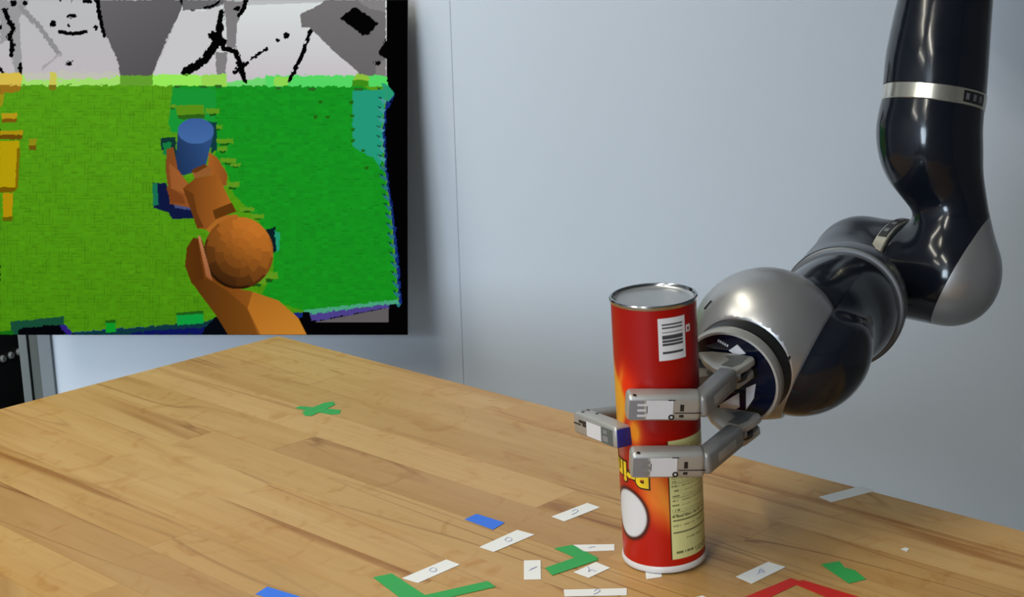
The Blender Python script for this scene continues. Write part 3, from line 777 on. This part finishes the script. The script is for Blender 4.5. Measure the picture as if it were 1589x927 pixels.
# ------------------------------------------------------------------ snack can, standing upside down
CB = on_z(1031, 866.5, ZT)
CT_dir = None
RC, HC = 0.0375, 0.250
can = empty('snack_can', CB)
away = math.atan2(CB.x, CB.y)
topc = P(1013.5, 458.5, (CB - CAM).dot(FWD) - HC * (sn * 1.0 + 0.035))
ax = (topc - CB).normalized()
xd = Vector((math.cos(-away), math.sin(-away), 0)); yd = ax.cross(xd).normalized(); xd = yd.cross(ax).normalized()
KM = Matrix.Identity(4)
for i, v in enumerate((xd, yd, ax)):
    for j in range(3): KM[j][i] = v[j]
lift = RC * math.sqrt(max(0, 1 - ax.z ** 2)) + 0.0005
KM.translation = CB + Vector((0, 0, lift))
can.matrix_world = KM
def paint_can(na, nz):
    a = np.degrees(np.linspace(-math.pi, math.pi, na)); z = np.linspace(0.0062, 0.2465, nz)
    A, Z = np.meshgrid(a, z)
    img = np.zeros((nz, na, 3)); img[:] = (150, 8, 2)
    def blend(mask, c):
        img[:] = img * (1 - mask[..., None]) + np.array(c, float) * mask[..., None]
    def soft(x, s): return 1 / (1 + np.exp(-np.clip(x / s, -40, 40)))
    # lower orange field and glow
    blend(soft(0.115 - Z, 0.012) * 0.9, (176, 28, 6))
    g = np.exp(-((A + 6) / 24) ** 2 - ((Z - 0.078 + 0.00035 * (A + 6)) / 0.028) ** 2); blend(np.clip(g * 1.2, 0, 1) * 0.95, (226, 122, 40))
    g = np.exp(-((A - 6 - (0.07 - Z) * 420) / 8) ** 2) * soft(Z - 0.034, 0.003) * soft(0.085 - Z, 0.006); blend(g * 0.75, (222, 140, 52))
    blend(soft(0.048 - Z - 0.0004 * (A + 20), 0.003) * soft(20 - A, 5), (172, 22, 8))
    g = np.exp(-((A + 48) / 22) ** 2 - ((Z - 0.172) / 0.020) ** 2); blend(np.clip(g * 1.3, 0, 1) * 0.8, (226, 52, 6))
    # flame
    fl = soft(-62 - A + 14 * np.sin((Z - 0.135) * 70) + (0.195 - Z) * 150 - 4, 2.0) * soft(0.205 - Z, 0.004) * soft(Z - 0.118, 0.006)
    blend(fl * 0.95, (206, 148, 34))
    g = np.exp(-((A + 34) / 10) ** 2 - ((Z - 0.134) / 0.012) ** 2); blend(np.clip(g * 1.4, 0, 1) * 0.8, (222, 150, 34))
    g = np.exp(-((A + 62 - (Z - 0.17) * 500) / 6) ** 2) * soft(Z - 0.165, 0.004) * soft(0.19 - Z, 0.004); blend(g * 0.6, (214, 150, 40))
    g = np.exp(-((A + 66) / 12) ** 2 - ((Z - 0.113) / 0.009) ** 2); blend(np.clip(g * 1.5, 0, 1), (176, 92, 84))
    # plain pale oval below the lettering
    e = np.hypot((A + 52) / 31, (Z - 0.0535) / 0.0225); blend(soft(1.13 - e, 0.03), (48, 16, 12)); blend(soft(1.0 - e, 0.02), (206, 204, 206))
    # nutrition panel
    pan = (A > 12) & (A < 128) & (Z > 0.0135) & (Z < 0.126)
    img[pan] = (206, 204, 140)
    img[(A > 10.2) & (A <= 12) & (Z > 0.0135) & (Z < 0.126)] = (70, 20, 8)
    rs = np.random.RandomState(3)
    def row(zc, h, a0, a1, c, fill=0.6, k=1.6):
        m0 = (np.abs(Z - zc) < h / 2) & (A > a0) & (A < a1)
        if fill < 1:
            n = 400; on = rs.rand(n) < fill
            m0 &= on[(np.floor((A + 180) / k).astype(int)) % n]
        img[m0] = img[m0] * 0.35 + np.array(c) * 0.65
    for zc in (0.0925, 0.0505, 0.0385): row(zc, 0.0013, 15, 126, (40, 44, 20), 1)
    zz = 0.120
    while zz > 0.054:
        row(zz, 0.0016, 15, 26, (70, 74, 40), 0.6); row(zz, 0.0010, 28, 110, (128, 130, 84), 0.75); row(zz - 0.0021, 0.0003, 15, 120, (120, 120, 80), 1)
        zz -= 0.0046
    row(0.0540, 0.0020, 14, 120, (46, 50, 26), 0.65); row(0.0455, 0.0012, 15, 110, (110, 112, 70), 0.6); row(0.032, 0.0014, 34, 80, (90, 92, 56), 0.6)
    row(0.0195, 0.0026, 14, 124, (52, 54, 24), 0.7); row(0.0165, 0.0014, 50, 124, (52, 54, 24), 0.6)
    # barcode
    bc = (A > 5) & (A < 45) & (Z > 0.2005) & (Z < 0.2385); img[bc] = (208, 206, 208)
    bars = np.random.RandomState(8).rand(60)
    bb = (A > 10) & (A < 40) & (Z > 0.2045) & (Z < 0.2335)
    k = np.floor((Z - 0.2045) / 0.0007).astype(int).clip(0, 59)
    dark = bars[k] < np.where((k % 22 > 4) & (k % 22 < 11), 0.22, 0.62)
    img[bb & dark] = (62, 62, 66)
    sq = (A > 46.5) & (A < 55) & (Z > 0.2225) & (Z < 0.2290); img[sq] = (214, 206, 206)
    sq = (A > 49) & (A < 52.5) & (Z > 0.2243) & (Z < 0.2270); img[sq] = (120, 20, 20)
    return img, np.radians(a), z
NA, NZ = 420, 330
cimg, ca, cz = paint_can(NA, NZ)
AA, ZZ = np.meshgrid(ca, cz)
V = np.stack([RC * np.sin(AA), -RC * np.cos(AA), ZZ], -1).reshape(-1, 3)
idx = np.arange(NA * NZ).reshape(NZ, NA)
Q = np.stack([idx[:-1, :-1], idx[:-1, 1:], idx[1:, 1:], idx[1:, :-1]], -1).reshape(-1, 4)
mesh_obj('tube_body', np_mesh('tube_body', V, Q, cimg), M['print'], can, smooth=True)
lathe('rolled_rim', [(RC - 0.0024, 0.2462), (RC + 0.0004, 0.2462), (RC + 0.0012, 0.2475), (RC + 0.0012, 0.2492), (RC + 0.0004, 0.2503), (RC - 0.0008, 0.2503), (RC - 0.0018, 0.2490), (RC - 0.0024, 0.2470)], M['rim'], can, n=96, closed=True)
lathe('metal_end', [(0, 0.2462), (RC - 0.006, 0.2462), (RC - 0.0035, 0.2468), (RC - 0.0022, 0.2480)], M['tin'], can, n=96)
lathe('plastic_lid', [(0, 0.0), (RC - 0.001, 0.0), (RC + 0.0008, 0.0010), (RC + 0.0014, 0.0026), (RC + 0.0012, 0.0054), (RC + 0.0006, 0.0066), (RC - 0.0003, 0.0068), (RC - 0.0008, 0.0060)], M['lid'], can, n=96)
def wrapped_text(name, txt, size, offset, rad, mat, a0, ztop, xs=1.0, dx=0.0):
    cu = bpy.data.curves.new(name, 'FONT'); cu.body = txt; cu.size = size; cu.offset = offset; cu.resolution_u = 6; cu.space_character = 1.06
    to = bpy.data.objects.new('tmp_text', cu); col.objects.link(to)
    dg = bpy.context.evaluated_depsgraph_get(); me = bpy.data.meshes.new_from_object(to.evaluated_get(dg))
    bpy.data.objects.remove(to); bm = bmesh.new(); bm.from_mesh(me); bpy.data.meshes.remove(me)
    w = max(v.co.x for v in bm.verts)
    x = -0.01
    while x < w + 0.01:
        bmesh.ops.bisect_plane(bm, geom=list(bm.verts) + list(bm.edges) + list(bm.faces), plane_co=(x, 0, 0), plane_no=(1, 0, 0)); x += 0.0018
    for v in bm.verts:
        arc = 0.0012 * math.sin(min(1, max(0, v.co.x / w)) * math.pi)
        a = a0 - (v.co.x * xs + dx) / RC; z = ztop + arc - v.co.y
        v.co = Vector((rad * math.sin(a), -rad * math.cos(a), z))
    return bm_obj(name, bm, mat, can)
wrapped_text('lettering', 'Pringles', 0.026, 0.0010, RC + 0.00035, M['yellow'], math.radians(-15), 0.1005, 0.96)
wrapped_text('lettering_outline', 'Pringles', 0.026, 0.0025, RC + 0.00016, M['ink'], math.radians(-15), 0.1005, 0.96)
tag(can, 'red cardboard snack can standing upside down on its lid in the robot hand', 'snack can')

# ------------------------------------------------------------------ robot arm
arm = empty('robotic_manipulator', (P(1470, 300, 1.75).x, YW - 0.02, 0))
bpy.context.view_layer.update()
ARMI = arm.matrix_world.inverted()
def apart(o):
    o.parent = arm; o.matrix_parent_inverse = ARMI; return o
def bbox(vs, r):
    vs = [Vector(v) for v in vs]
    return [min(v[i] for v in vs) - r for i in range(3)], [max(v[i] for v in vs) + r for i in range(3)]
def S(d): return d / FPX          # metres per pixel at depth d

# upper arm: ring, tube above it, curved link below it
DU = 1.75
ring_c = P(1449, 153, 1.745)
up_far = P(1472, 0, 1.743)
aup = (up_far - ring_c).normalized()
k = S(DU)
top_pts = [(ring_c - aup * 0.0, 78.5 * k), (P(1453, 100, 1.743), 78.5 * k), (P(1460, 45, 1.743), 75 * k), (P(1467, 0, 1.743), 71.5 * k), (P(1474, -60, 1.743), 66 * k), (P(1481, -130, 1.743), 66 * k), (P(1486, -215, 1.743), 72 * k), (P(1490, -300, 1.743), 80 * k), (P(1494, -380, 1.743), 84 * k)]
lo, hi = bbox([p for p, r in top_pts], 0.085)
bm = sdf_bm(sd_spline(top_pts), lo, hi, 0.005)
cut(bm, ring_c + aup * 0.009, -aup)
o = apart(bm_obj('upper_arm_shell', bm, M['shell'], angle=45))
def ring(name, c, axis, r, h, mat, groove=False):
    prof = [(r * 0.8, -h / 2), (r - 0.0012, -h / 2), (r, -h / 2 + 0.0012), (r, h / 2 - 0.0012), (r - 0.0012, h / 2), (r * 0.8, h / 2)]
    return apart(lathe(name, prof, mat, n=96, M=zframe(c, axis), closed=True))
r1 = ring('upper_ring', ring_c, aup, 78.6 * k, 0.0185, M['ring'])
def plaque(ring_o, c, axis, r, a0, a1, h, strokes=3):
    """thin dark nameplate bent round a ring, with pale unreadable strokes"""
    F = zframe(c, axis)
    def arc(b0, b1, z0, z1, rr, mat, nm, par):
        bm = bmesh.new(); n = 8; A = []; B = []
        for i in range(n + 1):
            a = b0 + (b1 - b0) * i / n
            A.append(bm.verts.new(F @ Vector((rr * math.cos(a), rr * math.sin(a), z0)))); B.append(bm.verts.new(F @ Vector((rr * math.cos(a), rr * math.sin(a), z1))))
        for i in range(n): bm.faces.new((A[i], A[i + 1], B[i + 1], B[i]))
        bmesh.ops.recalc_face_normals(bm, faces=bm.faces)
        o = bm_obj(nm, bm, mat); o.parent = par
        sm = o.modifiers.new('thick', 'SOLIDIFY'); sm.thickness = 0.0004; sm.offset = 0
        return o
    arc(a0, a1, -h / 2, h / 2, r + 0.0004, M['black'], 'nameplate', ring_o)
    for i in range(strokes):
        t0 = a0 + (a1 - a0) * (i + 0.3) / (strokes + 0.2); t1 = t0 + (a1 - a0) * 0.35 / strokes
        arc(t0, t1, -h * 0.28, h * 0.28, r + 0.0008, M['ring2'], 'nameplate_mark', ring_o)
def ang_of(c, axis, px, py, d):
    v = zframe(c, axis).inverted() @ P(px, py, d); return math.atan2(v.y, v.x)
a0 = ang_of(ring_c, aup, 1487, 155, 1.70); a1 = ang_of(ring_c, aup, 1516, 158, 1.715)
plaque(r1, ring_c, aup, 78.6 * k, a0, a1, 0.0125)

E_c = P(1474, 432, DU)
ring4 = P(1399, 417, 1.80)
ax4 = (ring4 - E_c).normalized()
low_pts = [(P(1449, 153, 1.745), 77 * k), (P(1445, 177, 1.746), 79 * k), (P(1441.5, 205, 1.747), 80.5 * k), (P(1445, 235, 1.748), 78 * k), (P(1456, 268, 1.75), 67.5 * k), (P(1469, 300, 1.75), 58.5 * k), (P(1476, 335, 1.75), 57 * k), (P(1477, 375, 1.75), 64 * k), (P(1476, 405, 1.75), 71 * k)]
def sd_halved(f, co, no):
    """distance field f kept on the -no side of a plane"""
    co = np.array(co); no = np.array(no)
    return lambda p: np.maximum(f(p), (p - co) @ no)
f_link = union([sd_spline(low_pts), sd_halved(sd_tube([E_c, ring4 + ax4 * 0.03], [75.5 * k, 77.5 * k * 1.01]), ring4 - ax4 * 0.006, ax4)], 0.016)
lo, hi = bbox([p for p, r in low_pts] + [E_c, ring4], 0.075)
def make_link():
    return sdf_bm(f_link, lo, hi, 0.004)
capn = (CX * 0.80 - CY * 0.47 + (-FWD) * 0.36).normalized()
capo = P(1474, 428, 1.75 - 0.053)
bm = make_link(); cut(bm, ring_c - aup * 0.009, aup); cut(bm, capo - capn * 0.0003, capn)
apart(bm_obj('elbow_shell', bm, M['shell'], angle=45))
bm = make_link(); cut(bm, capo + capn * 0.0003, -capn)
geo_top = P(1476, 330, 1.75)
apart(bm_obj('elbow_cap', bm, M['silver'], angle=45))
r4 = ring('elbow_ring', ring4, ax4, 79.2 * k * 1.01, 0.0165, M['ring'])
a0 = ang_of(ring4, ax4, 1404, 343, 1.79); a1 = ang_of(ring4, ax4, 1388, 372, 1.755)
plaque(r4, ring4, ax4, 79.2 * k * 1.01, a0, a1, 0.011)

# forearm housing: bends from the elbow axis towards the wrist
B4 = P(1336, 411, 1.86)
ring5 = P(1306, 478, 1.62)
ball = P(1188, 533, 1.512)
ax5 = (P(1278, 500, 1.56) - P(1322, 455, 1.70)).normalized()
f_fore = union([sd_halved(sd_tube([ring4 - ax4 * 0.03, B4], [0.0565, 0.0570]), ring4 + ax4 * 0.006, -ax4),
                sd_spline([(B4, 0.0570), (P(1306, 446, 1.765), 0.0545), (P(1312, 468, 1.66), 0.0640), (ring5 + ax5 * 0.03, 0.0645)])], 0.006)
lo, hi = bbox([ring4, B4, ring5], 0.10)
bm = sdf_bm(f_fore, lo, hi, 0.004)
cut(bm, ring5 - ax5 * 0.004, ax5)
apart(bm_obj('forearm_housing', bm, M['shell2'], angle=45))
ring('forearm_ring', ring5, ax5, 0.0636, 0.0075, M['ring2'])

# wrist link: tube from the ring that flares into the dark side cover of the wrist
kb = S(1.512)
cn = (CX * 0.86 - CY * 0.44 + (-FWD) * 0.26).normalized()
cov = P(1239, 533, 1.505)
cnp = np.array(cn); bnp = np.array(ball)
def f_cover(p):
    q = p - bnp; a = np.linalg.norm(p - np.array(cov), axis=1) - 114 * kb
    g = np.linalg.norm(q, axis=1) - (119.5 * kb + 0.75 * np.maximum(0, q @ cnp - 74 * kb))
    return -smin(-a, -g, 0.006)
f_wrist = union([sd_spline([(ring5 - ax5 * 0.03, 0.060), (ring5 + ax5 * 0.015, 0.0595), (P(1284, 492, 1.575), 0.056), (P(1268, 505, 1.545), 0.054)]),
                 f_cover], 0.016)
lo, hi = bbox([ring5, cov], 0.085)
bm = sdf_bm(f_wrist, lo, hi, 0.004)
cut(bm, ring5 + ax5 * 0.0038, -ax5)
f_split = ball + cn * (74 * kb)
# the fork: everything on the cover side of the split plane, plus the tube behind the ball
cut(bm, f_split, -cn)
apart(bm_obj('wrist_cover', bm, M['shell'], angle=45))
f_tube = sd_spline([(ring5 - ax5 * 0.03, 0.060), (ring5 + ax5 * 0.015, 0.0595), (P(1284, 492, 1.575), 0.056), (P(1262, 505, 1.54), 0.05)])
bm = sdf_bm(f_tube, lo, hi, 0.004); cut(bm, ring5 + ax5 * 0.0038, -ax5); cut(bm, f_split, cn)
apart(bm_obj('wrist_tube', bm, M['shell'], angle=45))

# silver wrist ball with black collar towards the hand
palm = P(1134, 588, 1.450)
hn = (palm - ball).normalized()
bm = sdf_bm(sd_sphere(ball, 119 * kb), *bbox([ball], 0.08), 0.004)
cut(bm, f_split, cn); cut(bm, ball + hn * 0.054, hn)
apart(bm_obj('wrist_ball', bm, M['silver'], angle=45))
apart(lathe('collar', [(0, 0.030), (0.0490, 0.030), (0.0490, 0.0535), (0.0480, 0.0560), (0.0455, 0.0650), (0, 0.0650)], M['black'], n=72, M=zframe(ball, hn)))
def on_ball(px, py, R):
    d = ray(px, py).normalized(); q = CAM - ball; b_ = q.dot(d); return CAM + d * (-b_ - math.sqrt(max(0, b_ * b_ - (q.length_squared - R * R))))
for (xa, ya), (xb, yb) in (((1093, 480), (1104, 467)), ((1222, 562), (1226, 553))):
    R_ = 119 * kb * 0.999
    pa, pb = on_ball(xa, ya, R_), on_ball(xb, yb, R_); mid = (pa + pb) / 2; ln = (pb - pa).length
    apart(box('vent_slot', (-ln / 2, -0.0009, -0.001), (ln / 2, 0.0009, 0.0008), M['black'], bev=0.0003, M=frame(mid, pb - pa, mid - ball)))
# shoulder and wall mount above the frame
sh = top_pts[-1][0]
bs = Vector((sh.x, YW - 0.03, sh.z + 0.02))
bm = sdf_bm(union([sd_sphere(sh, 0.078), sd_tube([sh, sh + (bs - sh) * 0.35], [0.074, 0.070])], 0.02), *bbox([sh, sh + (bs - sh) * 0.35], 0.09), 0.006)
apart(bm_obj('shoulder_shell', bm, M['shell'], smooth=True))
apart(lathe('base_column', [(0, 0), (0.105, 0), (0.105, 0.03), (0.08, 0.06), (0.066, 0.3), (0.066, (sh - bs).length * 0.75), (0, (sh - bs).length * 0.75)], M['shell2'], n=48, M=zframe(bs, sh - bs)))
apart(box('mounting_plate', (bs.x - 0.16, YW - 0.0305, bs.z - 0.16), (bs.x + 0.16, YW - 0.0005, bs.z + 0.16), M['steel'], bev=0.004))
tag(arm, 'dark lacquered robot arm with silver wrist ball and bright joint rings', 'robot arm')

# ------------------------------------------------------------------ three-fingered robot hand
hand = empty('robot_hand', palm)
bpy.context.view_layer.update()
HI = hand.matrix_world.inverted()
def hpart(o, par=None):
    o.parent = par or hand
    if par is None: o.matrix_parent_inverse = HI
    return o
e2 = CX * -0.14 + CY * 0.93 + (-FWD) * 0.34
e2 = (e2 - e2.dot(hn) * hn).normalized()
e1 = e2.cross(hn).normalized()
PF = zframe(palm, hn, e1)
hpart(lathe('palm_housing', [(0, -0.015), (0.042, -0.015), (0.046, -0.014), (0.0485, -0.010), (0.0485, -0.003), (0.0475, 0.001), (0.0455, 0.0015), (0.0445, 0.0), (0.0445, -0.002), (0, -0.002)], M['hand'], n=80, M=PF))
hpart(lathe('palm_face', [(0, -0.0005), (0.0443, -0.0005), (0.0443, -0.0018), (0, -0.0018)], M['navy'], n=64, M=PF))
# printed marks on the palm face
def palm_mark(x0, x1, y0, y1, mat, rot=0.0, nm='palm_sticker'):
    return hpart(box(nm, (x0, y0, 0), (x1, y1, 0.0007), mat, M=PF @ Matrix.Translation((0, 0, -0.0004)) @ Matrix.Rotation(rot, 4, 'Z')))
def palm_xy(px, py):
    d = ray(px, py); t = (palm - CAM).dot(hn) / d.dot(hn); v = PF.inverted() @ (CAM + t * d); return v.x, v.y
def palm_quad(nm, pts, mat, h=0.0006):
    q = [palm_xy(*p) for p in pts]
    return hpart(prism(nm, q, -0.0004, h, mat, M=PF))
palm_quad('palm_sticker', [(1131, 544), (1144, 535), (1157, 549), (1142, 551)], M['sticker'])
for i in range(5):
    x = 1114.5 + i * 3.4; y = 527 + i * 1.9
    palm_quad('palm_lettering', [(x, y), (x + 2.2, y + 1.2), (x + 1.4, y + 4.2), (x - 0.8, y + 3)], M['sticker'])
palm_quad('palm_sticker', [(1158, 602), (1173, 596), (1170, 618), (1158, 636)], M['sticker'])
palm_quad('palm_sticker', [(1117, 628), (1147, 610), (1148, 632), (1118, 648)], M['panel'])

cdir = -FWD
def finger_link(name, a, b, height, thick, mat, upv, bev=0.004, grow=0.0):
    """rounded bar from a to b; local X along the bar, Y = up, Z = outward"""
    a = Vector(a); b = Vector(b); L = (b - a).length
    F = frame(a, b - a, upv)      # local Z near upv
    o = box(name, (-grow, -thick / 2, -height / 2), (L + grow, thick / 2, height / 2), mat, bev=bev, seg=3, M=F)
    return hpart(o), F, L
def knuckle(c, ax, r, h, mat, nm='knuckle'):
    return hpart(lathe(nm, [(0, -h / 2), (r - 0.001, -h / 2), (r, -h / 2 + 0.001), (r, h / 2 - 0.001), (r - 0.001, h / 2), (0, h / 2)], mat, n=32, M=zframe(c, ax)))
vup = e2.copy()
def front_finger(kb_, pj, tip, tag_, shift):
    """kb_: knuckle at palm, pj: joint between links, tip: fingertip"""
    # bracket: two cheeks joined to the palm rim
    kb_ = Vector(kb_); pj = Vector(pj); tip = Vector(tip)
    ax = vup
    out = [(1083, 546), (1104, 545), (1128, 547), (1150, 550), (1168, 553), (1171, 557), (1163, 563), (1144, 575), (1132, 578), (1121, 577.5), (1106, 571), (1092, 560)]
    q0 = P(1130, 570, 1.408); BF = zframe(q0, ax, CX)
    ol = []
    for px, py in out:
        d = ray(px, py); t = (q0 - CAM).dot(ax) / d.dot(ax); v = BF.inverted() @ (CAM + t * d); ol.append((v.x, v.y))
    BF2 = zframe(q0 + shift, ax, CX)
    hpart(prism('knuckle_plate', ol, -0.0065, 0.0, M['hand'], M=BF2, bev=0.0012))
    hpart(prism('knuckle_plate', [(x * 0.92, y) for x, y in ol[2:10]], -0.0185, -0.0120, M['hand'], M=BF2, bev=0.0012))
    rc = []
    for px, py in [(1119, 567), (1132, 559), (1125, 553), (1150, 551), (1162, 553), (1150, 565), (1136, 570.5)]:
        d = ray(px, py); t = (q0 - CAM).dot(ax) / d.dot(ax); v = BF.inverted() @ (CAM + t * d); rc.append((v.x, v.y))
    hpart(prism('plate_patch', rc, -0.0005, 0.0003, M['patch_grey'], M=BF2))  # thin dark grey patch laid on the knuckle plate
    knuckle(q0 + shift - ax * 0.0093 + CX * 0.006, ax, 0.0100, 0.0054, M['black'], 'knuckle_pin')
    knuckle(q0 + shift - ax * 0.0093 + CX * 0.004 - FWD * 0.010, ax, 0.0050, 0.0054, M['tip'], 'worm_gear')
    o, F, L = finger_link('proximal_link', kb_, pj, 0.0205, 0.0175, M['hand_dark'], ax, bev=0.004, grow=0.006)
    hpart(box('link_groove', (L * 0.18, -0.0090, -0.0045), (L * 0.8, 0.0090, 0.0045), M['hand'], bev=0.001, M=F), o)
    # distal link
    d, F, L = finger_link('distal_link', pj, tip, 0.0245, 0.019, M['hand'], ax, bev=0.0042, grow=0.0)
    # which local Y side faces the viewer
    sgn = 1 if (F.to_3x3() @ Vector((0, 1, 0))).dot(cdir) > 0 else -1
    yo = 0.0095 * sgn
    def face(nm, x0, x1, z0, z1, mat, t=0.0005, inset=0.0003):
        ya, yb = sorted((yo - inset * sgn, yo + t * sgn))
        return hpart(box(nm, (x0, ya, z0), (x1, yb, z1), mat, M=F), d)
    face('joint_slit', -0.0003, L * 0.36, -0.0042, -0.0034, M['black'], 0.0003)
    face('cover_panel', L * 0.38, L * 0.74, -0.0094, 0.0078, M['panel'])
    face('tip_plate', L * 0.775, L * 0.97, -0.0094, 0.0078, M['tip'])
    for q in (-0.006, -0.001, 0.004):
        face('tip_slot', L * 0.74, L * 0.86, q - 0.0010, q + 0.0010, M['panel'] if tag_ else M['hand_dark'], 0.0008)
    face('tip_mark', L * 0.725, L * 0.735, -0.004, 0.003, M['black'], 0.0007)
    face('drive_slot', L * 0.235, L * 0.285, -0.002, 0.0042, M['black'], 0.0004)
    face('drive_slot', L * 0.235, L * 0.295, -0.0078, -0.0056, M['black'], 0.0004)
    face('panel_edge', L * 0.355, L * 0.45, 0.0079, 0.0086, M['black'], 0.0004)
    sx = L * 0.40
    hpart(lathe('screw', [(0.0012, 0), (0.0012, 0.0011), (0.0026, 0.0011), (0.0026, 0)], M['black'], n=18,
                M=F @ Matrix.Translation((sx, yo - 0.0003 * sgn, -0.0075)) @ Matrix.Rotation(math.radians(-90 * sgn), 4, 'X')), d)
    hpart(lathe('top_screw', [(0, 0), (0.0016, 0), (0.0016, 0.0006), (0, 0.0006)], M['black'], n=14,
                M=F @ Matrix.Translation((L * 0.90, yo * 0.75, 0.0119))), d)
    return d
front_finger(P(1127, 590, 1.392), P(1086, 628, 1.352), P(971, 628, 1.350), True, Vector((0, 0, 0)))
front_finger(P(1137, 679, 1.392), P(1092, 716, 1.352), P(977, 717, 1.350), False, P(1140, 659, 1.408) - P(1130, 570, 1.408))
# third finger reaches round behind the can
ax3 = (CY * 0.95 + (-FWD) * 0.30).normalized()
k3 = palm - e1 * 0.036 + hn * 0.012
j3m = P(1015, 642, 1.482); j3 = P(908, 655, 1.432); t3 = P(963, 676, 1.383)
hpart(prism('knuckle_cheek', [(-0.014, -0.012), (0.02, -0.016), (0.02, 0.016), (-0.014, 0.012)], -0.008, 0.008, M['hand'], M=frame(k3, palm - e1 * 0.02 - k3, ax3), bev=0.002))
finger_link('proximal_link', k3, j3m, 0.0205, 0.0175, M['hand_dark'], ax3, bev=0.004, grow=0.005)
finger_link('medial_link', j3m, j3, 0.0205, 0.0175, M['hand_dark'], ax3, bev=0.004, grow=0.004)
d3, F3, L3 = finger_link('distal_link', j3, t3, 0.0200, 0.0185, M['hand'], ax3, bev=0.0035, grow=0.006)
sg = 1 if (F3.to_3x3() @ Vector((0, 1, 0))).dot(cdir) > 0 else -1
def face3(nm, x0, x1, z0, z1, mat, t=0.0005):
    yo = 0.00925 * sg; ya, yb = sorted((yo - 0.0003 * sg, yo + t * sg))
    return hpart(box(nm, (x0, ya, z0), (x1, yb, z1), mat, M=F3), d3)
face3('cover_panel', L3 * 0.30, L3 * 0.70, -0.0075, 0.0060, M['panel'])
face3('tip_plate', L3 * 0.72, L3 * 1.02, -0.0080, 0.0066, M['alu_dark'])
face3('tip_slot', L3 * 0.76, L3 * 0.9, -0.006, -0.001, M['tip'], 0.0008)
face3('tip_slot', L3 * 0.78, L3 * 0.88, 0.0010, 0.0045, M['tip'], 0.0008)
face3('joint_slit', -0.004, L3 * 0.12, 0.0000, 0.0012, M['black'])
face3('drive_slot', L3 * 0.08, L3 * 0.28, 0.0025, 0.0050, M['black'])
face3('drive_slot', L3 * 0.18, L3 * 0.28, 0.0000, 0.0020, M['black'])
for sx, sy in ((0.02, 0.3), (0.25, -0.5), (-0.03, -0.6)):
    hpart(lathe('top_screw', [(0, 0), (0.0016, 0), (0.0016, 0.0006), (0, 0.0006)], M['black'], n=14, M=F3 @ Matrix.Translation((L3 * sx, 0.0085 * sy * sg, 0.0098))), d3)
ye = [-0.008, 0.008]
hpart(box('fingertip_pad', (L3 + 0.0055, ye[0], -0.0088), (L3 + 0.0072, ye[1], 0.0080), M['blue_pad'], bev=0.001, M=F3), d3)
# cable looping behind the palm
hpart(tube('cable', [P(1190, 551, 1.462), P(1199, 560, 1.440), P(1207, 580, 1.430), P(1206, 600, 1.430), P(1199, 614, 1.440), P(1192, 620, 1.462)], 0.0022, M['cable']))
tag(hand, 'grey metal three-fingered robot hand gripping the red can', 'robot hand')
